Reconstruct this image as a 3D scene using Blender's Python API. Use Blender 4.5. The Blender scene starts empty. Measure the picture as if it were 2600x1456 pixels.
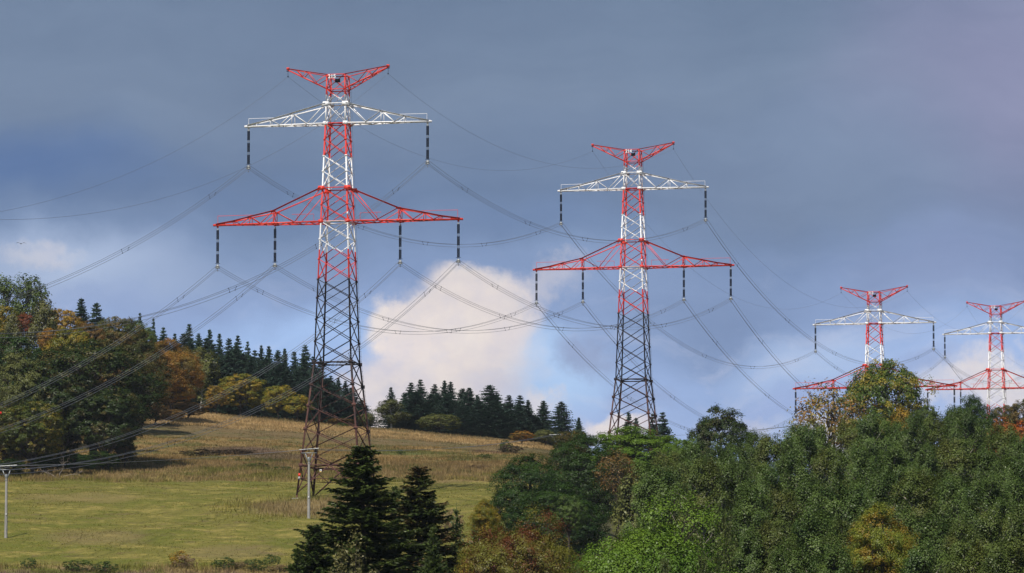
import bpy, math, random
import numpy as np
from mathutils import Vector, Matrix
R = math.radians
SC = bpy.context.scene
C = SC.collection

# ------------------------------------------------------------------ camera
F = 14700.0                       # focal length in pixels of the 2600 px wide photograph
PITCH = math.atan(1522.0 / F)
FW = np.array([0, math.cos(PITCH), math.sin(PITCH)])
UP = np.array([0, -math.sin(PITCH), math.cos(PITCH)])
RT = np.array([1.0, 0, 0])
cam_d = bpy.data.cameras.new("camera")
cam_d.sensor_width = 36.0
cam_d.lens = 36.0 * F / 2600.0
cam_d.clip_start = 1.0
cam_d.clip_end = 20000.0
cam = bpy.data.objects.new("camera", cam_d)
cam.rotation_euler = (math.pi / 2 + PITCH, 0, 0)
C.objects.link(cam)
SC.camera = cam

def at(px, py, Y):
    """world point seen at photo pixel (px, py) at distance Y"""
    d = FW + (px - 1300) / F * RT + (728 - py) / F * UP
    return d * (Y / d[1])

# ------------------------------------------------------------------ sun, sky, exposure
SUN_EL, SUN_AZ = R(52), R(-24)     # azimuth measured from behind the camera
sun_d = bpy.data.lights.new("sun", 'SUN')
sun_d.energy = 4.8
sun_d.angle = R(0.6)
sun_d.color = (1.0, 0.94, 0.85)
sun = bpy.data.objects.new("sun", sun_d)
# direction TO the sun: behind the camera, swung to the left
sdir = Vector((math.sin(SUN_AZ) * math.cos(SUN_EL), -math.cos(SUN_AZ) * math.cos(SUN_EL), math.sin(SUN_EL)))
sun.rotation_euler = sdir.to_track_quat('Z', 'Y').to_euler()
C.objects.link(sun)
SC.view_settings.view_transform = 'Standard'
SC.view_settings.look = 'None'
SC.view_settings.exposure = 0.0
SC.view_settings.gamma = 1.0
HAZE = 0.00003

def lin(r, g, b):
    f = lambda c: (c / 255 / 12.92) if c / 255 <= 0.04045 else ((c / 255 + 0.055) / 1.055) ** 2.4
    return (f(r), f(g), f(b), 1.0)

world = bpy.data.worlds.new("World")
SC.world = world
world.use_nodes = True
NT = world.node_tree
for n in list(NT.nodes):
    NT.nodes.remove(n)

class G:
    """tiny node-graph helper"""
    def __init__(s, nt): s.nt = nt
    def put(s, sock, v):
        if isinstance(v, bpy.types.NodeSocket): s.nt.links.new(v, sock)
        elif v is not None: sock.default_value = v
    def m(s, op, a, b=None, c=None, clamp=False):
        n = s.nt.nodes.new('ShaderNodeMath'); n.operation = op; n.use_clamp = clamp
        s.put(n.inputs[0], a)
        if b is not None: s.put(n.inputs[1], b)
        if c is not None: s.put(n.inputs[2], c)
        return n.outputs[0]
    def xyz(s, x, y, z):
        n = s.nt.nodes.new('ShaderNodeCombineXYZ')
        for i, v in enumerate((x, y, z)): s.put(n.inputs[i], v)
        return n.outputs[0]
    def sep(s, v):
        n = s.nt.nodes.new('ShaderNodeSeparateXYZ'); s.put(n.inputs[0], v); return n.outputs
    def noise(s, vec, scale, detail=4, rough=0.55, dist=0.0, out=0):
        n = s.nt.nodes.new('ShaderNodeTexNoise')
        s.put(n.inputs['Vector'], vec)
        n.inputs['Scale'].default_value = scale; n.inputs['Detail'].default_value = detail
        n.inputs['Roughness'].default_value = rough; n.inputs['Distortion'].default_value = dist
        return n.outputs[out]
    def sstep(s, v, a, b, lo=0.0, hi=1.0):
        n = s.nt.nodes.new('ShaderNodeMapRange'); n.interpolation_type = 'SMOOTHSTEP'
        s.put(n.inputs['Value'], v)
        n.inputs['From Min'].default_value = a; n.inputs['From Max'].default_value = b
        n.inputs['To Min'].default_value = lo; n.inputs['To Max'].default_value = hi
        return n.outputs[0]
    def mix(s, f, a, b, mode='MIX'):
        n = s.nt.nodes.new('ShaderNodeMix'); n.data_type = 'RGBA'; n.blend_type = mode
        s.put(n.inputs[0], f); s.put(n.inputs[6], a); s.put(n.inputs[7], b)
        return n.outputs[2]
    def ramp(s, f, stops, interp='LINEAR'):
        n = s.nt.nodes.new('ShaderNodeValToRGB'); n.color_ramp.interpolation = interp
        el = n.color_ramp.elements
        while len(el) < len(stops): el.new(0.5)
        for e, (p, c) in zip(el, stops):
            e.position = p; e.color = c
        s.put(n.inputs[0], f)
        return n.outputs[0]

g = G(NT)
tc = NT.nodes.new('ShaderNodeTexCoord')
dx, dy, dz = g.sep(tc.outputs['Generated'])
az = g.m('ARCTAN2', dx, dy)
el = g.m('ARCTAN2', dz, g.m('SQRT', g.m('ADD', g.m('MULTIPLY', dx, dx), g.m('MULTIPLY', dy, dy))))
# sky chart: azimuth and elevation in units of a thousandth of 6.8 degrees (clouds are laid out by compass direction)
SU = g.m('MULTIPLY_ADD', az, F / 1000, 1.300)
SV = g.m('MULTIPLY_ADD', el, -F / 1000, 0.728 + PITCH * F / 1000)
chart = g.xyz(SU, SV, 0.0)
wa = g.noise(chart, 1.6, 3, 0.5)
wb = g.noise(g.xyz(g.m('ADD', SU, 7.3), SV, 2.0), 1.6, 3, 0.5)
fa = g.noise(chart, 5.0, 6, 0.6)
fc = g.noise(chart, 15.0, 6, 0.65)
fb = g.noise(g.xyz(SU, g.m('ADD', SV, 5.1), 4.0), 5.0, 6, 0.6)
def warp(base, amp, fine):
    u = g.m('ADD', g.m('MULTIPLY_ADD', wa, amp, -amp / 2), g.m('MULTIPLY_ADD', fa, fine, -fine / 2))
    v = g.m('ADD', g.m('MULTIPLY_ADD', wb, amp, -amp / 2), g.m('MULTIPLY_ADD', fb, fine, -fine / 2))
    return g.m('ADD', SU, u), g.m('ADD', SV, v)
W1 = warp(chart, 0.35, 0.10)
W2 = warp(chart, 0.12, 0.22)
W2 = (g.m('ADD', W2[0], g.m('MULTIPLY_ADD', fc, 0.09, -0.045)), g.m('ADD', W2[1], g.m('MULTIPLY_ADD', fc, -0.09, 0.045)))
def blob(cx, cy, rx, ry, soft=(1.0, 0.2), w=W1):
    a = g.m('DIVIDE', g.m('SUBTRACT', w[0], cx), rx)
    b = g.m('DIVIDE', g.m('SUBTRACT', w[1], cy), ry)
    r = g.m('SQRT', g.m('ADD', g.m('MULTIPLY', a, a), g.m('MULTIPLY', b, b)))
    return g.sstep(r, soft[1], soft[0], 1.0, 0.0)
vv = g.m('MULTIPLY_ADD', W1[1], 0.8, 0.05)      # 0..1.25 -> 0..1 down the chart
col = g.ramp(vv, [(0.0, lin(110, 129, 157)), (0.25, lin(118, 136, 164)), (0.45, lin(108, 129, 163)), (0.55, lin(124, 146, 184)),
                  (0.66, lin(140, 163, 206)), (0.78, lin(158, 183, 228)), (0.93, lin(168, 189, 231))])
SKY_BLOBS = [
    # cx, cy, rx, ry, colour, strength, softness
    (2.62, 0.20, 0.70, 0.60, (150, 150, 184), 0.75, (1.0, 0.0)),
    (2.05, 0.45, 0.60, 0.25, (124, 142, 172), 0.8, (1.0, 0.1)),
    (0.00, 0.44, 0.65, 0.14, (88, 117, 166), 0.8, (1.0, 0.1)),
    (0.75, 0.50, 0.50, 0.10, (108, 132, 172), 0.6, (1.0, 0.1)),
    (1.35, 0.58, 0.45, 0.09, (110, 133, 172), 0.9, (1.0, 0.1)),
    (1.80, 0.76, 0.42, 0.20, (124, 145, 184), 0.8, (1.0, 0.1)),
    (0.16, 0.69, 0.52, 0.13, (180, 196, 225), 0.9, (1.0, 0.1)),
    (0.34, 0.77, 0.35, 0.05, (142, 161, 204), 0.4, (1.0, 0.1)),
    (0.72, 0.86, 0.40, 0.12, (164, 194, 240), 0.85, (1.0, 0.1)),
    (1.44, 0.93, 0.17, 0.17, (182, 212, 250), 0.9, (1.0, 0.3)),
    (2.45, 0.70, 0.45, 0.17, (132, 148, 188), 0.8, (1.0, 0.1)),
    (2.06, 0.90, 0.30, 0.11, (178, 200, 236), 0.85, (1.0, 0.1)),
    (2.05, 1.00, 0.40, 0.07, (160, 178, 222), 0.6, (1.0, 0.1)),
]
for cx, cy, rx, ry, c, st, so in SKY_BLOBS:
    col = g.mix(g.m('MULTIPLY', blob(cx, cy, rx, ry, so), st), col, lin(*c))
# white cumulus heads
CUM = [
    (1.17, 0.90, 0.28, 0.25, 0.93, (1.0, 0.36)),
    (1.06, 0.99, 0.26, 0.16, 0.92, (1.0, 0.6)),
    (1.14, 0.75, 0.14, 0.10, 0.90, (1.0, 0.30)),
    (1.03, 0.84, 0.11, 0.11, 0.90, (1.0, 0.55)),
    (1.27, 0.79, 0.14, 0.12, 0.85, (1.0, 0.35)),
    (1.38, 0.71, 0.14, 0.06, 0.40, (1.0, 0.05)),
    (1.565, 1.08, 0.12, 0.06, 0.9, (1.0, 0.4)),
    (1.38, 1.04, 0.07, 0.08, 0.7, (1.0, 0.3)),
    (2.52, 0.99, 0.24, 0.10, 0.8, (1.0, 0.3)),
    (2.13, 1.12, 0.14, 0.08, 0.8, (1.0, 0.4)),
    (1.90, 1.06, 0.16, 0.05, 0.35, (1.0, 0.1)),
    (0.10, 0.645, 0.16, 0.05, 0.35, (1.0, 0.1)),
]
white = g.ramp(g.m('ADD', g.m('MULTIPLY', fa, 0.6), g.m('MULTIPLY_ADD', wb, 0.5, -0.05)), [(0.36, lin(216, 210, 221)), (0.50, lin(238, 226, 222)), (0.62, lin(250, 238, 227))])
for cx, cy, rx, ry, st, so in CUM:
    col = g.mix(g.m('MULTIPLY', blob(cx, cy, rx, ry, so, W2), st), col, white)
# grey-violet scraps drifting before the bright clouds
for cx, cy, rx, ry, c, st in ((1.50, 0.90, 0.09, 0.08, (146, 158, 194), 0.7), (1.62, 0.99, 0.12, 0.06, (150, 164, 202), 0.55), (0.99, 1.02, 0.08, 0.04, (190, 192, 214), 0.4), (1.30, 0.97, 0.09, 0.05, (206, 206, 224), 0.45), (2.36, 0.92, 0.10, 0.05, (150, 165, 205), 0.5)):
    col = g.mix(g.m('MULTIPLY', blob(cx, cy, rx, ry, (1.0, 0.1), W2), st), col, lin(*c))
# thin pale wisps low over the hills
wsp = g.noise(g.xyz(g.m('MULTIPLY', W1[0], 1.2), g.m('MULTIPLY', W1[1], 3.2), 3.0), 2.4, 6, 0.62)
wf = g.m('MULTIPLY', g.sstep(wsp, 0.50, 0.70), g.m('MULTIPLY', g.sstep(SV, 0.60, 0.95), 0.38))
col = g.mix(wf, col, lin(206, 212, 234))
# soft mottling of the cloud deck
mot = g.noise(g.xyz(g.m('MULTIPLY', SU, 0.7), SV, 1.0), 3.2, 5, 0.55)
col = g.mix(1.0, col, g.ramp(mot, [(0.25, (0.91, 0.92, 0.94, 1)), (0.75, (1.08, 1.07, 1.055, 1))]), 'MULTIPLY')
band = g.noise(g.xyz(g.m('MULTIPLY', W1[0], 0.6), g.m('MULTIPLY', W1[1], 3.0), 8.0), 2.6, 5, 0.6)
col = g.mix(1.0, col, g.ramp(band, [(0.3, (0.925, 0.935, 0.95, 1)), (0.7, (1.06, 1.055, 1.045, 1))]), 'MULTIPLY')
sky = NT.nodes.new('ShaderNodeTexSky'); sky.sky_type = 'NISHITA'; sky.sun_disc = False
sky.sun_elevation = SUN_EL; sky.sun_rotation = math.pi + SUN_AZ * -1
bg_s = NT.nodes.new('ShaderNodeBackground'); bg_s.inputs[1].default_value = 0.06
NT.links.new(sky.outputs[0], bg_s.inputs[0])
bg_c = NT.nodes.new('ShaderNodeBackground'); bg_c.inputs[1].default_value = 1.0
NT.links.new(col, bg_c.inputs[0])
mx = NT.nodes.new('ShaderNodeMixShader'); mx.inputs[0].default_value = 0.94
NT.links.new(bg_s.outputs[0], mx.inputs[1]); NT.links.new(bg_c.outputs[0], mx.inputs[2])
wo = NT.nodes.new('ShaderNodeOutputWorld'); NT.links.new(mx.outputs[0], wo.inputs[0])

# ------------------------------------------------------------------ materials
def material(name):
    m = bpy.data.materials.new(name); m.use_nodes = True
    nt = m.node_tree
    b = nt.nodes['Principled BSDF']
    return m, G(nt), b

def simple(name, col, rough=0.6, metal=0.0, var=0.12, scale=3.0, spec=0.4):
    m, q, b = material(name)
    t = m.node_tree.nodes.new('ShaderNodeTexCoord')
    n = q.noise(t.outputs['Object'], scale, 5, 0.6)
    dark = tuple(c * (1 - var) for c in col) + (1,); light = tuple(min(1, c * (1 + var)) for c in col) + (1,)
    q.put(b.inputs['Base Color'], q.ramp(n, [(0.3, dark), (0.7, light)]))
    b.inputs['Roughness'].default_value = rough; b.inputs['Metallic'].default_value = metal
    b.inputs['Specular IOR Level'].default_value = spec
    return m

def leaf_mat(name, c1, c2, c3=None, pale=None, bright=0.22, transl=0.22, late=0.0):
    """c1..c2 between clumps, c3 on some clumps, pale on a few single leaves"""
    m, q, b = material(name); nt = m.node_tree
    a1 = nt.nodes.new('ShaderNodeAttribute'); a1.attribute_name = 'clump'
    a2 = nt.nodes.new('ShaderNodeAttribute'); a2.attribute_name = 'tint'
    oi = nt.nodes.new('ShaderNodeObjectInfo')
    t = nt.nodes.new('ShaderNodeTexCoord')
    big = q.noise(t.outputs['Object'], 0.42, 2, 0.5)
    f = q.m('ADD', q.m('MULTIPLY', a1.outputs['Fac'], 0.55), q.m('MULTIPLY_ADD', big, 1.1, -0.32))
    stops = [(0.15, (*c1, 1)), (0.7, (*c2, 1))]
    if c3: stops = [(0.1, (*c1, 1)), (0.5 + late, (*c2, 1)), (0.62 + late, (*c3, 1)), (0.95, (*c3, 1))]
    col = q.ramp(f, stops)
    v = q.m('MULTIPLY_ADD', a2.outputs['Fac'], bright, 1 - bright / 2)
    v = q.m('MULTIPLY', v, q.m('MULTIPLY_ADD', oi.outputs['Random'], 0.3, 0.85))
    col = q.mix(1.0, col, q.xyz(v, v, v), 'MULTIPLY')
    if pale:
        col = q.mix(q.sstep(a2.outputs['Fac'], 0.955, 0.97), col, (*pale, 1))
    df = nt.nodes.new('ShaderNodeBsdfDiffuse'); tr = nt.nodes.new('ShaderNodeBsdfTranslucent')
    gl = nt.nodes.new('ShaderNodeBsdfGlossy'); gl.inputs['Roughness'].default_value = 0.45
    gl.inputs['Color'].default_value = (0.6, 0.6, 0.6, 1)
    q.put(df.inputs['Color'], col); q.put(tr.inputs['Color'], col)
    mxn = nt.nodes.new('ShaderNodeMixShader'); mxn.inputs[0].default_value = transl
    nt.links.new(df.outputs[0], mxn.inputs[1]); nt.links.new(tr.outputs[0], mxn.inputs[2])
    mg = nt.nodes.new('ShaderNodeMixShader'); mg.inputs[0].default_value = 0.03
    nt.links.new(mxn.outputs[0], mg.inputs[1]); nt.links.new(gl.outputs[0], mg.inputs[2])
    out = nt.nodes['Material Output']; nt.nodes.remove(b)
    nt.links.new(mg.outputs[0], out.inputs[0])
    return m

RED = (0.70, 0.046, 0.026); WHITE = (0.86, 0.86, 0.86)
M_RED = simple('red_paint', RED, 0.45, 0, 0.10, 1.5)
M_WHITE = simple('white_paint', WHITE, 0.45, 0, 0.06, 1.5)
M_RUST = simple('rusty_steel', (0.10, 0.045, 0.032), 0.75, 0, 0.5, 2.0)
M_BLACK = simple('black_polymer', (0.010, 0.010, 0.013), 0.7, 0, 0.2, spec=.03)
M_GALV = simple('galvanised_steel', (0.30, 0.32, 0.33), 0.5, 0.3, 0.15)
M_WIRE = simple('aluminium_wire', (0.17, 0.175, 0.185), 0.5, 0.2, 0.1, 0.5)
M_CONC = simple('concrete', (0.31, 0.30, 0.28), 0.85, 0, 0.15, 4.0)
M_PLAST = simple('white_plastic', (0.62, 0.63, 0.62), 0.5, 0, 0.05)
M_YEL = simple('yellow_paint', (0.65, 0.42, 0.05), 0.5)
M_BARK = simple('bark', (0.055, 0.045, 0.035), 0.9, 0, 0.4, 3.0)
M_BARKG = simple('grey_bark', (0.24, 0.22, 0.18), 0.9, 0, 0.4, 3.0)
M_BIRCH = simple('birch_bark', (0.55, 0.52, 0.46), 0.8, 0, 0.35, 6.0)
M_DEAD = simple('dead_wood', (0.30, 0.25, 0.20), 0.9, 0, 0.3, 3.0)

def H(y): return (1264 - y) / 20.9      # height on the pylon from a photo row on the nearest one
def tower_paint():
    m, q, b = material('banded_tower_paint'); nt = m.node_tree
    t = nt.nodes.new('ShaderNodeTexCoord')
    x, y, z = q.sep(t.outputs['Object'])
    zz = q.m('DIVIDE', z, 56.0)
    rust_d = (0.026, 0.021, 0.024, 1); rust_r = (0.105, 0.044, 0.034, 1)
    rd = (*RED, 1); wh = (*WHITE, 1)
    bands = q.ramp(zz, [(0.0, rust_r), (H(713.6) / 56, rd), (H(641.5) / 56, wh), (H(565) / 56, rd),
                        (H(478) / 56, wh), (H(397) / 56, rd), (H(313) / 56, wh), (H(243) / 56, rd)], 'CONSTANT')
    nz = q.noise(t.outputs['Object'], 1.3, 5, 0.65)
    nf = q.m('ADD', nz, q.sstep(z, 6, 20, 0.14, -0.14))
    rust = q.ramp(nf, [(0.42, rust_d), (0.62, rust_r)])
    is_rust = q.sstep(z, H(713.6) - 0.02, H(713.6) + 0.02, 1.0, 0.0)
    col = q.mix(is_rust, bands, rust)
    w2 = q.noise(t.outputs['Object'], 4.0, 5, 0.6)
    col = q.mix(1.0, col, q.ramp(w2, [(0.3, (0.88, 0.87, 0.86, 1)), (0.7, (1.06, 1.06, 1.06, 1))]), 'MULTIPLY')
    q.put(b.inputs['Base Color'], col)
    q.put(b.inputs['Roughness'], q.sstep(z, H(714), H(712), 0.8, 0.45))
    b.inputs['Specular IOR Level'].default_value = 0.35
    return m
M_TOWER = tower_paint()

# ------------------------------------------------------------------ mesh helpers
def np_mesh(name, V, Fq, mats, fm=None, attrs=None, smooth=False):
    V = np.asarray(V, np.float32).reshape(-1, 3); Fq = np.asarray(Fq, np.int32)
    me = bpy.data.meshes.new(name)
    k = Fq.shape[1]; n = len(Fq)
    me.vertices.add(len(V)); me.vertices.foreach_set('co', V.ravel())
    me.loops.add(n * k); me.loops.foreach_set('vertex_index', Fq.ravel())
    me.polygons.add(n)
    me.polygons.foreach_set('loop_start', np.arange(0, n * k, k, dtype=np.int32))
    me.polygons.foreach_set('loop_total', np.full(n, k, np.int32))
    if fm is not None: me.polygons.foreach_set('material_index', np.asarray(fm, np.int32))
    if smooth: me.polygons.foreach_set('use_smooth', np.ones(n, bool))
    for a, d in (attrs or {}).items():
        at_ = me.attributes.new(a, 'FLOAT', 'POINT'); at_.data.foreach_set('value', np.asarray(d, np.float32))
    for mt in mats: me.materials.append(mt)
    me.update(calc_edges=True)
    return me

class MB:
    """collects bars, tubes, boxes as quads"""
    def __init__(s): s.v = []; s.f = []; s.m = []; s.n = 0
    def add(s, vs, fs, mi=0):
        vs = [tuple(map(float, p)) for p in vs]
        s.v += vs; s.f += [tuple(i + s.n for i in q) for q in fs]; s.m += [mi] * len(fs); s.n += len(vs)
    def prism(s, a, b, e1, e2, mi=0):
        """box swept from a to b with half extents e1, e2 (vectors)"""
        a = np.asarray(a, float); b = np.asarray(b, float)
        vs = [a - e1 - e2, a + e1 - e2, a + e1 + e2, a - e1 + e2, b - e1 - e2, b + e1 - e2, b + e1 + e2, b - e1 + e2]
        s.add(vs, [(3, 2, 1, 0), (4, 5, 6, 7), (0, 1, 5, 4), (1, 2, 6, 5), (2, 3, 7, 6), (3, 0, 4, 7)], mi)
    def box(s, c, sx, sy, sz, mi=0):
        c = np.asarray(c, float)
        s.prism(c - [0, 0, sz / 2], c + [0, 0, sz / 2], np.array([sx / 2, 0, 0]), np.array([0, sy / 2, 0]), mi)
    def angle(s, a, b, nrm, w=0.12, t=0.016, flange=1, inward=1, mi=0):
        """steel angle from a to b: web lies in the plane with normal nrm, flange on one edge"""
        a = np.asarray(a, float); b = np.asarray(b, float); d = b - a; L = np.linalg.norm(d)
        if L < 1e-6: return
        d /= L; n = np.asarray(nrm, float); n = n - d * (n @ d); n /= (np.linalg.norm(n) + 1e-9)
        e = np.cross(n, d)
        if e[2] < 0: e = -e
        s.prism(a, b, e * w / 2, n * t / 2, mi)
        off = e * (w / 2 - t / 2) * flange - n * inward * (w / 2 + t / 2)
        s.prism(a + off, b + off, e * t / 2, n * w / 2, mi)
    def tube(s, pts, rad, k=6, mi=0, cap=True):
        pts = np.asarray(pts, float); n = len(pts)
        rad = np.full(n, rad) if np.isscalar(rad) else np.asarray(rad, float)
        ref = None; rings = []
        for i in range(n):
            d = pts[min(i + 1, n - 1)] - pts[max(i - 1, 0)]; d = d / (np.linalg.norm(d) + 1e-12)
            if ref is None or abs(ref @ d) > 0.95:
                ref = np.array([0, 0, 1.0]) if abs(d[2]) < 0.9 else np.array([1.0, 0, 0])
            u = np.cross(d, ref); u /= np.linalg.norm(u); w = np.cross(d, u)
            rings += [pts[i] + rad[i] * (math.cos(2 * math.pi * j / k) * u + math.sin(2 * math.pi * j / k) * w) for j in range(k)]
        fs = [(i * k + j, i * k + (j + 1) % k, (i + 1) * k + (j + 1) % k, (i + 1) * k + j) for i in range(n - 1) for j in range(k)]
        if cap and k == 6:
            for o in (0, (n - 1) * k):
                fs += [(o, o + 1, o + 2, o + 3), (o, o + 3, o + 4, o + 5)]
        s.add(rings, fs, mi)
    def lathe(s, c, prof, k=8, mi=0):
        """prof: (radius, z) from top to bottom round a vertical axis through c"""
        c = np.asarray(c, float)
        vs = [c + [r * math.cos(2 * math.pi * j / k), r * math.sin(2 * math.pi * j / k), z] for r, z in prof for j in range(k)]
        n = len(prof)
        s.add(vs, [(i * k + j, i * k + (j + 1) % k, (i + 1) * k + (j + 1) % k, (i + 1) * k + j) for i in range(n - 1) for j in range(k)], mi)
    def plate(s, c, n, pts, t=0.02, mi=0):
        """flat quad plate (4 points) with thickness along n"""
        n = np.asarray(n, float) * t / 2; p = [np.asarray(q, float) for q in pts]
        s.add([q - n for q in p] + [q + n for q in p], [(3, 2, 1, 0), (4, 5, 6, 7), (0, 1, 5, 4), (1, 2, 6, 5), (2, 3, 7, 6), (3, 0, 4, 7)], mi)
    def mesh(s, name, mats): return np_mesh(name, s.v, s.f, mats, s.m)

def obj(name, me, parent=None, **props):
    o = bpy.data.objects.new(name, me); C.objects.link(o)
    if parent is not None: o.parent = parent
    for k, v in props.items():
        if v: o[k] = v
    return o
def thing(name, label, cat, loc=(0, 0, 0), rz=0.0, group=None):
    o = bpy.data.objects.new(name, None); C.objects.link(o)
    o.location = tuple(float(c) for c in loc); o.rotation_euler = (0, 0, rz); o['label'] = label; o['category'] = cat
    if group: o['group'] = group
    return o
def copy_tree(o, parent=None):
    c = o.copy(); C.objects.link(c)
    if parent is not None: c.parent = parent
    for ch in KIDS.get(o.name, []): copy_tree(ch, c)
    return c
KIDS = {}
def index_kids(root):
    for ch in root.children:
        KIDS.setdefault(root.name, []).append(ch); index_kids(ch)

# ------------------------------------------------------------------ ground
_PY = np.array([-400, 0, 200, 300, 400, 500, 540, 570, 600, 640, 700, 742, 800, 870, 950, 972, 1050, 1300, 2000, 7000], float)
_PZ = np.array([-3, -1.7, 0, 3, 5.5, 7.5, 11, 20, 32.2, 38.5, 46.9, 51.6, 59.0, 66.9, 75.0, 75.9, 74.5, 74, 60, 40], float)
def sst(a, b, x): t = np.clip((np.asarray(x, float) - a) / (b - a), 0, 1); return t * t * (3 - 2 * t)
def ground(X, Y, rough=True):
    X = np.asarray(X, float); Y = np.asarray(Y, float)
    z = np.interp(Y, _PY, _PZ)
    z = z * 0.5 + 0.25 * (np.interp(Y - 7, _PY, _PZ) + np.interp(Y + 7, _PY, _PZ))
    z = z - 0.09 * sst(740, 950, Y) * (np.clip(X, -90, 60) + 22.4)
    z = z - 6 * sst(3, 25, X) * sst(560, 700, Y)
    z = z + 13.7 * np.exp(-((X - 105) / 45) ** 2 - ((Y - 1257) / 90) ** 2)
    z = z + 7 * sst(0, 25, X) * sst(270, 380, Y) * (1 - sst(500, 600, Y))
    if rough:
        a = 0.16 * (np.sin(X * 0.31 + 1.3 * np.sin(Y * 0.043)) * np.sin(Y * 0.21 + X * 0.07) + 0.6 * np.sin(X * 0.83 + Y * 0.13 + 2) * np.sin(Y * 0.52 - X * 0.2))
        z = z + a * sst(590, 620, Y)
    return z

def axis(fine0, fine1, step, lo, hi, grow=1.22):
    v = list(np.arange(fine0, fine1 + 1e-6, step)); s = step
    while v[-1] < hi: s *= grow; v.append(v[-1] + s)
    s = step
    while v[0] > lo: s *= grow; v.insert(0, v[0] - s)
    return np.array(v)
gx = axis(-75, 45, 1.5, -4000, 4000); gy = axis(590, 985, 1.5, -400, 7000)
GX, GY = np.meshgrid(gx, gy)
GZ = ground(GX, GY)
nx, ny = len(gx), len(gy)
idx = np.arange(nx * ny).reshape(ny, nx)
quads = np.stack([idx[:-1, :-1], idx[:-1, 1:], idx[1:, 1:], idx[1:, :-1]], -1).reshape(-1, 4)
def meadow_colour(q, o, blades=False):
    x, y, z = q.sep(o)
    flat = q.xyz(x, y, 0.0)
    n_big = q.noise(flat, 0.045, 3, 0.5); n_mid = q.noise(flat, 0.16, 4, 0.6); n_fine = q.noise(flat, 0.7, 5, 0.7); n_tiny = q.noise(flat, 4.0, 4, 0.7)
    yw = q.m('ADD', y, q.m('ADD', q.m('MULTIPLY_ADD', n_mid, 16, -8), q.m('MULTIPLY_ADD', n_big, 24, -12)))
    f = q.m('DIVIDE', q.m('SUBTRACT', yw, 560), 440)
    P = lambda Y: (Y - 560) / 440
    c = lambda r, g_, b_: (r, g_, b_, 1)
    A = q.ramp(f, [(0.0, c(.055, .045, .028)), (P(590), c(.06, .05, .03)), (P(602), c(.20, .135, .10)), (P(607), c(.27, .20, .08)), (P(612), c(.205, .192, .042)),
                   (P(737), c(.22, .20, .048)), (P(742), c(.26, .19, .085)), (P(780), c(.25, .18, .085)), (P(792), c(.25, .17, .068)), (P(845), c(.245, .17, .068)),
                   (P(852), c(.175, .13, .062)), (P(880), c(.185, .135, .066)), (P(886), c(.40, .28, .135)), (P(932), c(.38, .26, .12)), (P(944), c(.16, .125, .06)), (1.0, c(.13, .105, .05))])
    straw = q.ramp(f, [(0.0, c(.06, .05, .03)), (P(600), c(.22, .16, .11)), (P(610), c(.38, .31, .09)), (P(740), c(.39, .32, .095)), (P(770), c(.34, .24, .11)), (P(800), c(.31, .215, .09)), (P(845), c(.31, .215, .09)), (P(860), c(.20, .15, .075)), (P(878), c(.21, .155, .08)), (P(892), c(.52, .37, .18)), (P(930), c(.48, .34, .17)), (1.0, c(.21, .16, .08))])
    green = q.ramp(f, [(0.0, c(.04, .045, .02)), (P(606), c(.15, .165, .026)), (P(740), c(.165, .17, .032)), (P(790), c(.09, .095, .03)), (P(820), c(.10, .115, .034)), (P(860), c(.12, .115, .045)), (P(880), c(.12, .105, .045)), (P(900), c(.26, .19, .085)), (P(930), c(.22, .17, .075)), (1.0, c(.12, .105, .045))])
    col = q.mix(q.m('MULTIPLY', q.sstep(q.m('ADD', q.m('MULTIPLY', q.noise(q.xyz(x, y, 3.0), .22, 4, .65), .6), q.m('MULTIPLY', n_fine, .4)), .48, .62), .75), A, straw)
    col = q.mix(q.m('MULTIPLY', q.sstep(q.noise(q.xyz(x, y, 9.0), .14, 5, .7), .47, .60), .85), col, green)
    col = q.mix(q.m('MULTIPLY', q.sstep(q.noise(q.xyz(x, q.m('MULTIPLY', y, 1.0), 21.0), .30, 6, .72), .53, .66), .65), col, c(.185, .14, .065))
    col = q.mix(1.0, col, q.ramp(n_fine, [(.3, c(.80, .80, .78)), (.7, c(1.18, 1.17, 1.15))]), 'MULTIPLY')
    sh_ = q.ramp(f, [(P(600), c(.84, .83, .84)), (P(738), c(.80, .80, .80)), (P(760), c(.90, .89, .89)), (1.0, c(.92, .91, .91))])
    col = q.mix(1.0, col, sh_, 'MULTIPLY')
    if not blades: col = q.mix(1.0, col, q.ramp(n_tiny, [(.3, c(.72, .72, .70)), (.7, c(1.25, 1.25, 1.22))]), 'MULTIPLY')
    for px_, py_, rx, ry, cc_, st in ((-24, 682, 9, 15, c(.25, .18, .09), .8), (-38, 815, 7, 16, c(.12, .08, .06), .8), (-33, 800, 5, 12, c(.10, .075, .05), .7), (-2, 842, 5, 12, c(.16, .10, .07), .7),
                                      (-15, 822, 9, 12, c(.11, .125, .035), .75), (-4, 812, 7, 9, c(.10, .115, .03), .6), (-46, 640, 7, 12, c(.22, .165, .075), .5), (-30, 622, 6, 8, c(.20, .15, .07), .5), (-52, 700, 8, 12, c(.24, .18, .075), .5)):
        d_ = q.m('SQRT', q.m('ADD', q.m('POWER', q.m('DIVIDE', q.m('SUBTRACT', x, px_), rx), 2.0), q.m('POWER', q.m('DIVIDE', q.m('SUBTRACT', y, py_), ry), 2.0)))
        d_ = q.m('ADD', d_, q.m('MULTIPLY_ADD', n_mid, 1.2, -.6))
        col = q.mix(q.m('MULTIPLY', q.sstep(d_, .5, 1.1, 1.0, 0.0), st), col, cc_)
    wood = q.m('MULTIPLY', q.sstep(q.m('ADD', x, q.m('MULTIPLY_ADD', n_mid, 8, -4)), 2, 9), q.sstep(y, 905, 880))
    return q.mix(wood, col, q.mix(n_fine, (.05, .05, .024, 1), (.11, .10, .042, 1))), n_fine, n_tiny
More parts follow.
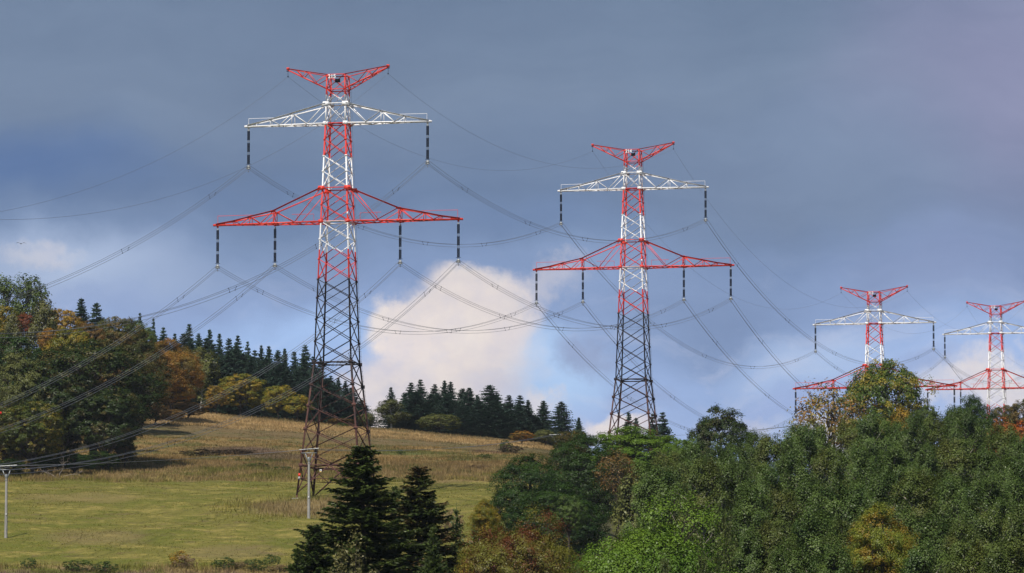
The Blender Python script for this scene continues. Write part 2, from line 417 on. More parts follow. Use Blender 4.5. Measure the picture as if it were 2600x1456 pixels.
def ground_mat():
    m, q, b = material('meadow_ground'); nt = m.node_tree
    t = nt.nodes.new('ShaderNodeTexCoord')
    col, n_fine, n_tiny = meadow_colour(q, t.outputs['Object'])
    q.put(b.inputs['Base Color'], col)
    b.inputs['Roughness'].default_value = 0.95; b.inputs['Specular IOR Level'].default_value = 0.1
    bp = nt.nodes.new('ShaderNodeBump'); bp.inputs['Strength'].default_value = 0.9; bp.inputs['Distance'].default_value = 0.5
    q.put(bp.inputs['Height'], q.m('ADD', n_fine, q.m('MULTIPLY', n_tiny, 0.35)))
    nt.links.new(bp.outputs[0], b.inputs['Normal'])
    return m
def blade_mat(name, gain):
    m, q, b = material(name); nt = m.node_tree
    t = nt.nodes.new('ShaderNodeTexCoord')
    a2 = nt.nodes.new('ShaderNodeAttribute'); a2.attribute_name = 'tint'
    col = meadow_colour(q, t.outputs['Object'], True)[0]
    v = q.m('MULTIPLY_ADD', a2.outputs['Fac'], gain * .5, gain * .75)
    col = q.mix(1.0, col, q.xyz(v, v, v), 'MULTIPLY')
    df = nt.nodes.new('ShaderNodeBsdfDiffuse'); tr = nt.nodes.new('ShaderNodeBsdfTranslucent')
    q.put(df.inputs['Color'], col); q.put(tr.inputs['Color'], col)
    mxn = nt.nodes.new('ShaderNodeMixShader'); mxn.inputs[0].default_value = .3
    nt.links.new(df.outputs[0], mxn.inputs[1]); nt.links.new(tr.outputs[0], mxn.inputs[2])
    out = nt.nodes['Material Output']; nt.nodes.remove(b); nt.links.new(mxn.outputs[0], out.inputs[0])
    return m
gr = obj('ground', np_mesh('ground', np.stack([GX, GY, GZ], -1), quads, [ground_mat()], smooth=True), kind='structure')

# ------------------------------------------------------------------ the pylon
LEVELS = [188, 226, 262, 313, 355, 397, 437, 479, 522, 565, 611, 662, 714, 761, 816, 872, 925, 982, 1036, 1095, 1155, 1188, 1264]
def half_w(y):
    return 0.5 * float(np.interp(y, [188, 262, 313, 921, 1264], [2.25, 2.36, 2.48, 4.55, 7.9]))
SGN = [(-1, -1), (1, -1), (1, 1), (-1, 1)]                       # front-left, front-right, back-right, back-left
def corner(i, y):
    w = half_w(y); return np.array([SGN[i][0] * w, SGN[i][1] * w, H(y)])
FACES = [(0, 1, (0, -1, 0)), (1, 2, (1, 0, 0)), (2, 3, (0, 1, 0)), (3, 0, (-1, 0, 0))]

def build_pylon():
    root = thing('lattice_pylon', '', 'pylon')
    for i in range(4):
        b = MB(); sx, sy = SGN[i]
        ys = [188, 262, 313, 921, 1264, 1300]
        for y0, y1 in zip(ys[:-1], ys[1:]):
            a, c = corner(i, y0), corner(i, y1) if y1 < 1300 else corner(i, 1264) - [0, 0, 1.4]
            w = 0.14 if y1 <= 313 else (0.165 if y1 <= 921 else 0.22)
            d = np.array([0, 0, 0.0])
            b.prism(a, c, np.array([w / 2, 0, 0]), np.array([0, 0.014, 0])); o = np.array([sx * (w / 2 - 0.014), -sy * (w / 2 + 0.014), 0])
            b.prism(a + o, c + o, np.array([0.014, 0, 0]), np.array([0, w / 2, 0]))
        leg = obj('corner_leg', b.mesh('corner_leg', [M_TOWER]), root)
        fb = MB(); c0 = corner(i, 1264)
        fb.box(c0 + [0, 0, -1.02], 1.0, 1.0, 1.3)
        obj('foundation_block', fb.mesh('foundation_block', [M_CONC]), leg)
    b = MB()
    for (p, q_, n) in FACES:
        n = np.array(n, float)
        for y0, y1 in zip(LEVELS[:-1], LEVELS[1:]):
            if y0 >= 1155: continue
            w = 0.078 if y1 <= 313 else (0.088 if y1 < 921 else 0.105)
            a0, a1, c0, c1 = corner(p, y0), corner(p, y1), corner(q_, y0), corner(q_, y1)
            b.angle(a0 + n * .03, c1 + n * .03, n, w, flange=-1, inward=1)
            b.angle(c0 - n * .02, a1 - n * .02, n, w, flange=1, inward=-1)
        for y in (188, 226, 262, 313, 479, 565, 925, 1188):
            a, c = corner(p, y), corner(q_, y); b.angle(a, c, n, 0.11 if y < 900 else 0.14, flange=1)
        # portal of the foot: braces from the middle of the belt down to the feet, with secondary bars
        a, c = corner(p, 1155), corner(q_, 1155); mid = (corner(p, 1188) + corner(q_, 1188)) / 2
        b.angle(a, mid, n, 0.14); b.angle(c, mid, n, 0.14, flange=1, inward=-1)
        for k, s in ((p, 1), (q_, -1)):
            ft = corner(k, 1258)
            b.angle(mid, ft, n, 0.15, flange=s, inward=s)
            m2 = (mid + ft) / 2; b.angle(m2, corner(k, 1220), n, 0.09); b.angle(m2, corner(k, 1192), n, 0.09)
        m1 = mid + (corner(p, 1258) - mid) * .5; m2 = mid + (corner(q_, 1258) - mid) * .5
        b.angle(m1, m2, n, 0.09)
    for y in (925, 1188, 565, 313):                               # plan bracing
        c = [corner(i, y) for i in range(4)]
        for k in range(4): b.angle((c[k] + c[(k + 1) % 4]) / 2, (c[(k + 1) % 4] + c[(k + 2) % 4]) / 2, (0, 0, 1), 0.10)
    # gusset plates at the leg nodes
    for i in range(4):
        for y in LEVELS[3:-1]:
            c = corner(i, y); sx, sy = SGN[i]; s = 0.16 if y < 900 else 0.26
            n = np.array([0, sy, 0.0]); c = c + n * .035
            b.plate(c, n, [c + [-s, 0, -s * .8], c + [s, 0, -s * .8], c + [s, 0, s * .8], c + [-s, 0, s * .8]], .012)
    obj('bracing_lattice', b.mesh('bracing_lattice', [M_TOWER]), root)
    # step bolts up the back right leg
    b = MB(); c_ = lambda y: corner(2, y)
    for y in np.arange(205, 1230, 12.5):
        c = c_(y); b.box(c + [0.12, .02, 0], 0.24, 0.03, 0.03)
    b.tube([c_(205) + [.2, .02, 0], c_(921) + [.2, .02, 0], c_(1230) + [.2, .02, 0]], .012, 4, cap=False)
    obj('step_bolt', b.mesh('step_bolt', [M_GALV]), root)

    def arm(name, yt, yb, L, mat, nodes, tip_h, insul, railing):
        """cross-arm: nodes = fractions of the arm at which truss verticals stand; top chord through `nodes` heights"""
        e = obj(name, None, root)
        b = MB(); gb = b; rails = []
        zt, zb = H(yt), H(yb)
        wt, wb = half_w(yt), half_w(yb)
        for s in (-1, 1):
            def low(x, f):      # x from wb..L ; f=-1 front, 1 back
                t = (x - wb) / (L - wb); return np.array([s * x, f * wb * (1 - t) + f * 0.10 * t, zb])
            def top(x, f):
                t = (x - wb) / (L - wb)
                h = float(np.interp(x, [n_[0] for n_ in nodes], [n_[1] for n_ in nodes]))
                return np.array([s * x, f * wb * (1 - t) + f * 0.10 * t, zb + h])
            xs = [n_[0] for n_ in nodes]
            for f in (-1, 1):
                n = np.array([0, f, 0.0])
                for x0, x1 in zip(xs[:-1], xs[1:]):
                    b.angle(top(x0, f), top(x1, f), n, 0.15, flange=1, inward=-1)
                b.angle(low(wb, f), low(L, f), n, 0.16, flange=-1)
                # warren web
                web = [n_[0] for n_ in nodes if n_[2]]
                for k, (x0, x1) in enumerate(zip(web[:-1], web[1:])):
                    xm = x0 + (x1 - x0) * 0.56
                    b.angle(top(x0, f), low(xm, f), n, 0.085, flange=-1); b.angle(low(xm, f), top(x1, f), n, 0.085, flange=1, inward=-1)
                for x in web[1:]:
                    if top(x, f)[2] - zb > .3: b.angle(top(x, f), low(x, f), n, 0.075)
            # plan bracing of the bottom chord
            m = 9 if L > 13 else 7
            px_ = np.linspace(wb, L * .97, m + 1)
            for k in range(m):
                b.angle(low(px_[k], -1 if k % 2 else 1), low(px_[k + 1], 1 if k % 2 else -1), (0, 0, 1), 0.09, flange=1)
                b.angle(low(px_[k + 1], -1), low(px_[k + 1], 1), (0, 0, 1), 0.08)
            for x in xs[1:-1]:
                b.angle(top(x, -1), top(x, 1), (0, 0, 1), 0.08)
            # plates: tip and root
            tip = np.array([s * L, 0, zb])
            for f in (-1, 1):
                n = np.array([0, f, 0.0]); o = n * .12
                p = tip + o
                gb.plate(p, n, [p + [-s * 1.3, 0, -.10], p + [s * .2, 0, -.12], p + [s * .22, 0, .12], p + [-s * 1.3, 0, .30]], .03)
                r = top(wb + .0, f) + n * .03
                gb.plate(r, n, [r + [-s * .45, 0, -.25], r + [s * .55, 0, -.38], r + [s * .30, 0, .22], r + [-s * .40, 0, .20]], .03)
                r = low(wb, f) + n * .03
                gb.plate(r, n, [r + [-s * .3, 0, -.22], r + [s * .3, 0, -.22], r + [s * .3, 0, .22], r + [-s * .3, 0, .22]], .03)
            for x in insul:
                if x < L - 1:
                    for f in (-1, 1):
                        n = np.array([0, f, 0.0]); r = top(x, f) + n * .02
                        gb.plate(r, n, [r + [-.28, 0, -.16], r + [.28, 0, -.16], r + [.34, 0, .08], r + [-.34, 0, .08]], .03)
                        r = low(x, f) + n * .02
                        gb.plate(r, n, [r + [-.25, 0, -.14], r + [.25, 0, -.14], r + [.25, 0, .14], r + [-.25, 0, .14]], .03)
                    b.angle(top(x, -1), low(x, 1), (1, 0, 0), .09); b.angle(top(x, 1), low(x, -1), (1, 0, 0), .09)
                    for f in (-1, 1): b.angle(low(x, f), np.array([s * x, 0, zb - .22]), (1, 0, 0), .10)
                gb.prism(np.array([s * x, 0, zb + .02]), np.array([s * x, 0, zb - .3]), np.array([.13, 0, 0]), np.array([0, .03, 0]))
            for (x0, x1, hh, posts) in railing:
                z = zb + hh; yy = -0.16 if x0 > L - 2 or x1 > L - 2 else -0.3
                rb = MB(); rails.append(rb)
                rb.tube([(s * x0, yy, z), (s * x1, yy * 1.8, z)], 0.028, 5)
                for xp in posts: rb.tube([(s * xp, yy, zb), (s * xp, yy, z)], 0.026, 5)
        obj('truss_lattice', b.mesh(name + '_truss', [mat]), e)
        for rb in rails: obj('railing', rb.mesh(name + '_railing', [mat]), e)
    wb = half_w(565)
    arm('lower_crossarm', 479, 565, 15.45, M_RED,
        [(wb, H(479) - H(565), 1), (7.85, 1.50, 1), (10.9, 0.90, 1), (13.0, 0.45, 1), (15.3, 0.12, 0)], 0, (7.85, 15.1),
        [(15.05, 10.6, 1.12, (15.05,)), (2.9, 5.6, 1.05, (2.9, 5.0))])
    wb = half_w(313)
    arm('upper_crossarm', 262, 313, 11.55, M_WHITE,
        [(wb, H(262) - H(313), 1), (5.6, 1.38, 1), (8.4, 0.72, 1), (11.4, 0.12, 0)], 0, (11.25,),
        [(11.2, 7.6, 0.95, (11.2,))])
    # earth-wire horns
    e = obj('earthwire_peak', None, root); b = MB(); gb = MB()
    L = 6.3; zt = H(167)
    w1, w0 = half_w(188), half_w(226)
    for s in (-1, 1):
        gb = MB()
        tip = np.array([s * L, 0, zt])
        tp = lambda t, f: np.array([s * w1, f * w1, H(188)]) * (1 - t) + (tip + [0, f * .07, 0]) * t
        lw = lambda t, f: np.array([s * w0, f * w0, H(224)]) * (1 - t) + (tip + [0, f * .07, -.16]) * t
        for f in (-1, 1):
            n = np.array([0, f, 0.0])
            b.angle(tp(0, f), tp(1, f), n, 0.10, flange=1, inward=-1); b.angle(lw(0, f), lw(1, f), n, 0.14, flange=-1)
            for t0, tm, t1 in ((0, .30, .52), (.52, .62, .78)):
                b.angle(tp(t0, f), lw(tm, f), n, 0.075); b.angle(lw(tm, f), tp(t1, f), n, 0.075, flange=1, inward=-1)
        for k in range(6):
            t0, t1 = k / 6.5, (k + 1) / 6.5; f = -1 if k % 2 else 1
            b.angle(lw(t0, f), lw(t1, -f), (0, 0, 1), .07); b.angle(lw(t1, -1), lw(t1, 1), (0, 0, 1), .06)
        gb.box(tip + [0, 0, 0], .32, .26, .30)
        gb.prism(tip + [-.18, 0, -.28], tip + [.18, 0, -.28], np.array([0, .05, 0]), np.array([0, 0, .05]), 1)
        gb.tube([tip + [0, 0, -.2], tip + [0, 0, -.95]], .022, 6, 1); gb.box(tip + [0, 0, -.98], .12, .2, .12, 1)
        obj('tip_plate', gb.mesh('tip_plate', [M_RED, M_BLACK]), e)
    obj('truss_lattice', b.mesh('peak_truss', [M_RED]), e)
    # instrument box and the bar of the number plate
    b = MB(); b.box((0.28, -half_w(205) - .12, H(205)), 0.62, 0.16, 0.44)
    obj('instrument_box', b.mesh('instrument_box', [M_BLACK]), root)
    b = MB(); z = H(194.5); b.prism((-half_w(192), -half_w(192) - .05, z), (half_w(192), -half_w(192) - .05, z), np.array([0, .02, 0]), np.array([0, 0, .04]))
    obj('number_bar', b.mesh('number_bar', [M_BLACK]), root)
    # plates near the foot
    b = MB(); c = corner(0, 1213) + [0, -.05, 0]
    b.box(c + [0, 0, 0], .26, .03, .40); b.box(c + [-.02, -.0, -.42], .22, .03, .40, 1)
    b.box(c + [-.02, -.02, -.42], .10, .02, .28, 2)
    obj('marker_plate', b.mesh('marker_plate', [M_RED, M_PLAST, M_BLACK]), root)
    b = MB(); b.box((-1.05, -half_w(1204) - .06, H(1204)), .25, .03, .40, 0); b.box((-1.05, -half_w(1204) - .08, H(1204) - .1), .20, .02, .14, 1); b.box((-1.05, -half_w(1204) - .08, H(1204) + .09), .08, .02, .12, 2)
    b.prism((-1.1, -half_w(1204) - .03, H(1201)), (2.8, -half_w(1204) - .03, H(1201)), np.array([0, .02, 0]), np.array([0, 0, .03]), 3)
    obj('warning_sign', b.mesh('warning_sign', [M_PLAST, M_YEL, M_BLACK, M_TOWER]), root)
    b = MB(); b.box(corner(1, 546) + [0.02, -.05, 0], .14, .03, .34)
    obj('leg_plate', b.mesh('leg_plate', [M_WHITE]), root)
    # insulator strings: hang from the tips and the middle of the arms
    seg = [(.6, 1.7), (2.05, 3.15), (3.5, 4.6)]
    rod = MB()
    for a, c in seg:
        prof = [(.028, -a)]
        for z in np.linspace(a + .03, c - .03, 12): prof += [(.074, -z + .03), (.092, -z), (.074, -z - .014)]
        prof.append((.028, -c)); rod.lathe((0, 0, 0), prof, 8, 0)
    for z0, z1 in ((.55, .6), (1.7, 2.05), (3.15, 3.5), (4.6, 4.8)): rod.tube([(0, 0, -z0), (0, 0, -z1)], .03, 6, 1)
    for z in (1.86, 3.32): rod.prism((-.08, 0, -z), (.08, 0, -z), np.array([0, .04, 0]), np.array([0, 0, .02]), 1)
    rod_me = rod.mesh('insulator_rod', [M_BLACK, M_GALV])
    fit = MB()
    fit.tube([(0, 0, -.2), (0, 0, -.42)], .03, 6, 0); fit.prism((0, 0, -.40), (0, 0, -.58), np.array([.13, 0, 0]), np.array([0, .02, 0]))
    top_me = fit.mesh('hanger_link', [M_GALV]); fit = MB()
    fit.prism((-.32, 0, -4.64), (.32, 0, -4.64), np.array([0, .025, 0]), np.array([0, 0, .022]), 1)
    fit.plate((0, 0, 0), (0, 1, 0), [(-.14, 0, -4.78), (.14, 0, -4.78), (.24, 0, -5.12), (-.24, 0, -5.12)], .03)
    fit.plate((0, 0, 0), (0, 1, 0), [(-.24, 0, -5.12), (.24, 0, -5.12), (.04, 0, -5.34), (-.04, 0, -5.34)], .03)
    for p, l in (((-.23, 0), 5.2), ((.23, 0), 5.2), ((0, 0), 5.56)):
        fit.tube([(p[0], 0, -l + .14), (p[0], 0, -l + .02)], .025, 6); fit.prism((p[0], -.22, -l), (p[0], .22, -l), np.array([.035, 0, 0]), np.array([0, 0, .04]))
    fit_me = fit.mesh('yoke_fitting', [M_GALV, M_BLACK])
    hz = {'up': H(313) + .14, 'lo': H(565) + .08}
    for x, z in ((-11.25, 'up'), (11.25, 'up'), (-15.1, 'lo'), (-7.85, 'lo'), (7.85, 'lo'), (15.1, 'lo')):
        s_ = obj('insulator_string', None, root); s_.location = (x, 0, hz[z] - .12)
        obj('hanger_link', top_me, s_); obj('yoke_plate', fit_me, s_)
        for dxr in (-.085, .085):
            r_ = obj('insulator_rod', rod_me, s_); r_.location = (dxr, 0, 0)
    return root

TH = -R(12.5)
AX = np.array([math.cos(TH), math.sin(TH), 0])
hb = H(565)
TP = {0: np.array([-60.3, 512.0, 8.0])}
for n_, px, py, Y in ((1, 857, 565, 700), (2, 1607.8, 680, 878), (3, 2221, 984, 1087), (4, 2530, 987, 1257)):
    TP[n_] = at(px, py, Y) - np.array([0, 0, hb])
TP[5] = TP[4] + np.array([37.5, 171, 4])
PY_LABEL = {
    1: 'tall red and white lattice pylon numbered 215 standing on the dry meadow slope',
    0: 'pylon mostly out of view whose red arm tip shows above the leftmost concrete pole',
    2: 'red and white lattice pylon numbered 214 rising behind the bright green maple',
    3: 'far red and white pylon numbered 213 half hidden by the yellow-topped maple',
    4: 'farthest red and white pylon numbered 212 cut by the right picture edge',
    5: 'red and white pylon beyond the right picture edge, next after number 212'}
NUM = {0: '216', 1: '215', 2: '214', 3: '213', 4: '212', 5: '211'}
proto = build_pylon()
index_kids(proto)
def place_pylon(o, k):
    o.location = tuple(TP[k]); o.rotation_euler = (0, 0, TH); o['label'] = PY_LABEL[k]; o['group'] = 'red and white pylons of the power line'
    cu = bpy.data.curves.new('number', 'FONT'); cu.body = NUM[k]; cu.size = 0.66; cu.extrude = 0.02; cu.align_x = 'CENTER'; cu.offset = 0.016
    to = bpy.data.objects.new('tmp', cu); C.objects.link(to)
    bpy.context.view_layer.update()
    me = bpy.data.meshes.new_from_object(to.evaluated_get(bpy.context.evaluated_depsgraph_get()))
    bpy.data.objects.remove(to)
    me.materials.clear(); me.materials.append(M_WHITE)
    d = obj('number_lettering', me, o); d.rotation_euler = (math.pi / 2, 0, 0); d.location = (-0.40, -half_w(192) - .30, H(198.5))
copies = {1: proto}
for k in (0, 2, 3, 4, 5): copies[k] = copy_tree(proto)
for k, o in copies.items(): place_pylon(o, k)

# ------------------------------------------------------------------ conductors
ATT = {'the upper arm left end': (-11.25, H(313) - 5.05, 3), 'the upper arm right end': (11.25, H(313) - 5.05, 3),
       'the lower arm left end': (-15.1, H(565) - 5.24, 3), 'the lower arm inner left': (-7.85, H(565) - 5.24, 3),
       'the lower arm inner right': (7.85, H(565) - 5.24, 3), 'the lower arm right end': (15.1, H(565) - 5.24, 3),
       'the left top horn': (-6.3, H(167) - .98, 1), 'the right top horn': (6.3, H(167) - .98, 1)}
SAG = {(0, 1): 5.9, (1, 2): 6.1, (2, 3): 10.4, (3, 4): 6.3, (4, 5): 6.5}
def wire_mesh(name, P, r=0.02, k=5, mat=None):
    b = MB(); b.tube(P, r, k, cap=False); return b.mesh(name, [mat or M_WIRE])
for (i, j), sg in SAG.items():
    for key, (ox, oz, nw) in ATT.items():
        a = TP[i] + AX * ox + np.array([0, 0, oz]); b_ = TP[j] + AX * ox + np.array([0, 0, oz])
        d = b_ - a; N = 34
        t = np.linspace(0, 1, N)[:, None]
        s = sg if nw == 3 else sg * 1.08
        P = a + d * t; P[:, 2] -= 4 * s * (t * (1 - t))[:, 0]
        nm = NUM[i] + ' to ' + NUM[j]
        if nw == 1:
            o = obj('earth_wire', wire_mesh('earth_wire', P, 0.013), label='thin wire at %s, from pylon %s' % (key, nm), category='wire', group='earth wires along the pylon tops')
            continue
        bd = thing('conductor_bundle', 'triple cable at %s, from pylon %s' % (key, nm), 'power cable', a, 0, 'triple cables strung between the pylons')
        Q = P - a
        for off in ((-.23, .19), (.23, .19), (0, -.19)):
            o3 = AX * off[0] + np.array([0, 0, off[1]])
            obj('wire', wire_mesh('wire', Q + o3), bd)
        L = np.linalg.norm(d); ns = max(3, int(L / 36))
        for k in range(ns):
            tt = (k + .55) / ns
            def pt(tq, off): 
                p = d * tq; p = p.copy(); p[2] -= 4 * s * tq * (1 - tq); return p + AX * off[0] + np.array([0, 0, off[1]])
            e = .75 / L
            for o1, o2, dt in (((-.23, .19), (0, -.19), -e), ((.23, .19), (0, -.19), e)):
                mb = MB(); p1, p2 = pt(tt + dt, o1), pt(tt + dt * 1.5, o2)
                mb.tube([p1, p2], .02, 5)
                for p in (p1, p2): mb.box(p, .09, .12, .09)
                obj('spacer', mb.mesh('spacer', [M_BLACK]), bd)

# ------------------------------------------------------------------ concrete poles and their wires
def build_pole():
    root = thing('utility_pole', '', 'utility pole')
    b = MB(); b.tube([(0, 0, -1.2), (0, 0, 0), (0, 0, 3.4), (0, 0, 6.9)], [.18, .175, .145, .125], 12)
    vs = [(0.13 * math.cos(j * math.pi / 6), .13 * math.sin(j * math.pi / 6), 6.9) for j in range(12)]
    b.add(vs, [(0, 1, 2, 3), (0, 3, 4, 5), (0, 5, 6, 7), (0, 7, 8, 9), (0, 9, 10, 11)])
    pole = obj('pole', b.mesh('pole', [M_CONC]), root)
    b = MB(); b.lathe((0, 0, 0), [(.15, 6.9), (.165, 6.88), (.165, 6.45), (.15, 6.43)], 12); obj('collar', b.mesh('collar', [M_GALV]), root)
    b = MB()
    for s in (-1, 1): b.angle((s * .1, 0, 6.4), (s * .42, 0, 7.35), (0, -1, 0), .09)
    b.prism((-.85, 0, 7.38), (.85, 0, 7.38), np.array([0, .045, 0]), np.array([0, 0, .035]))
    b.tube([(-.3, -.12, 6.2), (.22, -.14, 6.2)], .02, 6)
    obj('bracket', b.mesh('bracket', [M_GALV]), root)
    for x, dz in ((-.72, 0), (0, .05), (.72, .1)):
        b = MB(); b.lathe((x, 0, 7.42 + dz * 0), [(.02, .3 + dz), (.05, .3 + dz), (.075, .24), (.04, .2), (.075, .14), (.04, .1), (.07, .05), (.05, 0)], 8)
        ins = obj('insulator', b.mesh('insulator', [M_BLACK]), root)
        b = MB(); b.tube([(x - .42, .2, 7.74 + dz), (x, 0, 7.76 + dz), (x + .42, -.2, 7.78 + dz)], .045, 8)
        obj('bird_cover', b.mesh('bird_cover', [M_PLAST]), ins)
    b = MB(); b.box((0, -.175, 2.4), .14, .02, .2); obj('plate', b.mesh('plate', [M_PLAST]), root)
    return root
POLES = [((15, 1362, 640), 'grey concrete pole on the green meadow at the left edge', 0.15, 1.0),
         ((784, 1318, 665), 'grey concrete pole standing before the foot of pylon 215', -0.1, 1.03),
         ((1412, 1195, 880), 'far utility pole whose white bar peeks between the ridge bushes', 0.5, 0.9),
         ((2116, 1160, 800), 'utility pole with white covers inside the sparse orange tree', 0.1, 0.95)]
pole0 = build_pole(); index_kids(pole0)
pole_o = []
for n_, ((px, py, Y), lab, rz, sc) in enumerate(POLES):
    o = pole0 if n_ == 0 else copy_tree(pole0)
    pole_o.append(o)
    p = at(px, py, Y)
    if n_ in (2, 3):
        top = at(px, 1104 if n_ == 2 else 1069, Y); p = top - np.array([0, 0, 7.8 * sc])
    o.location = tuple(p); o.rotation_euler = (0, 0, rz); o.scale = (sc,) * 3
    o['label'] = lab; o['group'] = 'concrete utility poles'
def pole_pts(n):
    (px, py, Y), lab, rz, sc = POLES[n]
    l = np.array(pole_o[n].location)
    return [l + sc * np.array([x * math.cos(rz), x * math.sin(rz), 7.76 + dz]) for x, dz in ((-.72, 0), (0, .05), (.72, .1))]
ends = [[at(-260, 1225 + 4 * k, 610) for k in range(3)]] + [pole_pts(k) for k in range(4)] + [[at(2720, 1112 + 9 * k, 760) for k in range(3)]]
WN = ['coming in from the left edge', 'between the first two concrete poles', 'from the pole before pylon 215 to the ridge pole', 'from the ridge pole to the orange tree', 'leaving the orange tree pole to the right']
for k in range(5):
    for w in range(3):
        a, b_ = ends[k][w], ends[k + 1][w]; t = np.linspace(0, 1, 20)[:, None]
        P = a + (b_ - a) * t; P[:, 2] -= 4 * (0.35 if k < 2 else 1.0) * (t * (1 - t))[:, 0]
        obj('overhead_wire', wire_mesh('overhead_wire', P, 0.016, 5), label='%s thin grey wire %s' % (('outer', 'middle', 'inner')[w], WN[k]), category='wire', group='wires of the pole line')

# ------------------------------------------------------------------ vegetation generators
def nrm(v): return v / (np.linalg.norm(v, axis=-1, keepdims=True) + 1e-9)
def leaf_mesh(name, P, N, S, clump, rng, mat, aspect=0.62):
    n = len(P)
    A = nrm(np.cross(N, rng.normal(size=(n, 3)))); B = np.cross(N, A)
    S = S[:, None]
    fold = N * S * .16
    V = np.stack([P - B * S * .5, P + A * S * aspect * .5 + fold, P + B * S * .5, P - A * S * aspect * .5 + fold], 1).reshape(-1, 3)
    Fq = np.arange(n * 4).reshape(n, 4)
    tint = np.repeat(rng.random(n), 4); cl = np.repeat(clump, 4)
    return np_mesh(name, V, Fq, [mat], attrs={'tint': tint, 'clump': cl})
def twig_mesh(name, P, D, N, Ln, Wd, clump, rng, mat):
    """elongated cards from P along D"""
    n = len(P); A = nrm(np.cross(D, N)) * Wd[:, None] * .5; E = P + D * Ln[:, None]; M_ = P + D * Ln[:, None] * .45
    V = np.stack([P, M_ + A, E, M_ - A], 1).reshape(-1, 3)
    return np_mesh(name, V, np.arange(n * 4).reshape(n, 4), [mat], attrs={'tint': np.repeat(rng.random(n), 4), 'clump': np.repeat(clump, 4)})

def curved(a, b, rng, sag=0.0, n=5, jit=0.06):
    a = np.asarray(a, float); b = np.asarray(b, float); t = np.linspace(0, 1, n)[:, None]; L = np.linalg.norm(b - a)
    P = a + (b - a) * t; P[1:-1] += rng.normal(size=(n - 2, 3)) * L * jit; P[:, 2] -= sag * L * 4 * (t * (1 - t))[:, 0]
    return P

def gen_broad(seed, Ht, W, base=0.25, nl=26, leaf=0.33, n=7000, clr=0.24, mat=None, bark=None, top=1.0, sub=14, stems=1):
    rng = np.random.default_rng(seed)
    zc = Ht * (base + (1 - base) * .52); ax = np.array([W / 2, W / 2, Ht * (1 - base) / 2])
    k = np.arange(nl) + .5; ph = np.arccos(1 - 1.75 * k / nl); th = math.pi * (1 + 5 ** .5) * k + rng.random() * 6
    dirs = np.stack([np.cos(th) * np.sin(ph), np.sin(th) * np.sin(ph), np.cos(ph)], -1) + rng.normal(size=(nl, 3)) * .16
    dirs = nrm(dirs); rr = rng.uniform(.52, .80, nl)[:, None]
    lc = np.array([0, 0, zc]) + dirs * ax * rr
    lr = W * rng.uniform(.13, .22, nl)
    pull = np.clip((lc[:, 2] - zc) / ax[2], 0, 1); lc[:, :2] *= (1 - (1 - top) * pull)[:, None]
    # sub clumps on each lobe
    cd = nrm(rng.normal(size=(nl, sub, 3)) + dirs[:, None] * .8 + np.array([0, 0, .35]))
    cc = lc[:, None] + cd * (lr[:, None, None] * rng.uniform(.78, 1.10, (nl, sub, 1)))
    cc = cc.reshape(-1, 3); cdir = cd.reshape(-1, 3); cr = np.repeat(lr, sub) * clr * rng.uniform(.7, 1.3, nl * sub)
    m = len(cc); per = n // m
    U = nrm(rng.normal(size=(m, per, 3)) + cdir[:, None] * .5 + np.array([0, 0, .25]))
    P = cc[:, None] + U * cr[:, None, None] * 1.42 * rng.uniform(.35, 1.1, (m, per, 1)) * np.array([1, 1, .78])
    P = P.reshape(-1, 3); O = np.repeat(cdir, per, 0); U = U.reshape(-1, 3)
    CO = nrm((P - np.array([0, 0, zc])) / ax)
    N = nrm(U * .75 + O * .2 + CO * .42 + np.array([0, 0, .22]) + rng.normal(size=(len(P), 3)) * .30)
    cl = np.repeat(np.clip(.5 * np.repeat(rng.random(nl), sub) + .5 * rng.random(m), 0, 1), per)
    S = leaf * rng.uniform(.65, 1.3, len(P))
    P[:, 2] = np.maximum(P[:, 2], .02 * Ht)
    crown = leaf_mesh('crown', P, N, S, cl, rng, mat)
    b = MB(); r0 = Ht * .022
    for st in range(stems):
        off = np.array([rng.normal() * .02 * W, rng.normal() * .02 * W, 0]) if stems > 1 else np.zeros(3)
        tip = np.array([rng.normal() * .1 * W * (stems > 1), rng.normal() * .1 * W * (stems > 1), zc + ax[2] * .45])
        tr = curved(off + [0, 0, -.6], tip, rng, 0, 8, .012); b.tube(np.vstack([[off + [0, 0, -1.3 * Ht]], tr]), np.concatenate([[r0 / stems ** .5], np.linspace(r0 / stems ** .5, r0 * .3, 8)]), 7)
        for i in range(st, nl, stems):
            j = rng.integers(2, 7); st_ = tr[j] if tr[j][2] < lc[i][2] else tr[2]
            b.tube(curved(st_, lc[i], rng, -.05, 5, .05), np.linspace(r0 * .38, r0 * .10, 5), 5, cap=False)
    for i in range(0, m, 2):
        b.tube(curved(lc[i // sub], cc[i], rng, 0, 3, .05), [r0 * .10, r0 * .06, r0 * .03], 4, cap=False)
    return crown, b.mesh('trunk', [bark or M_BARK])

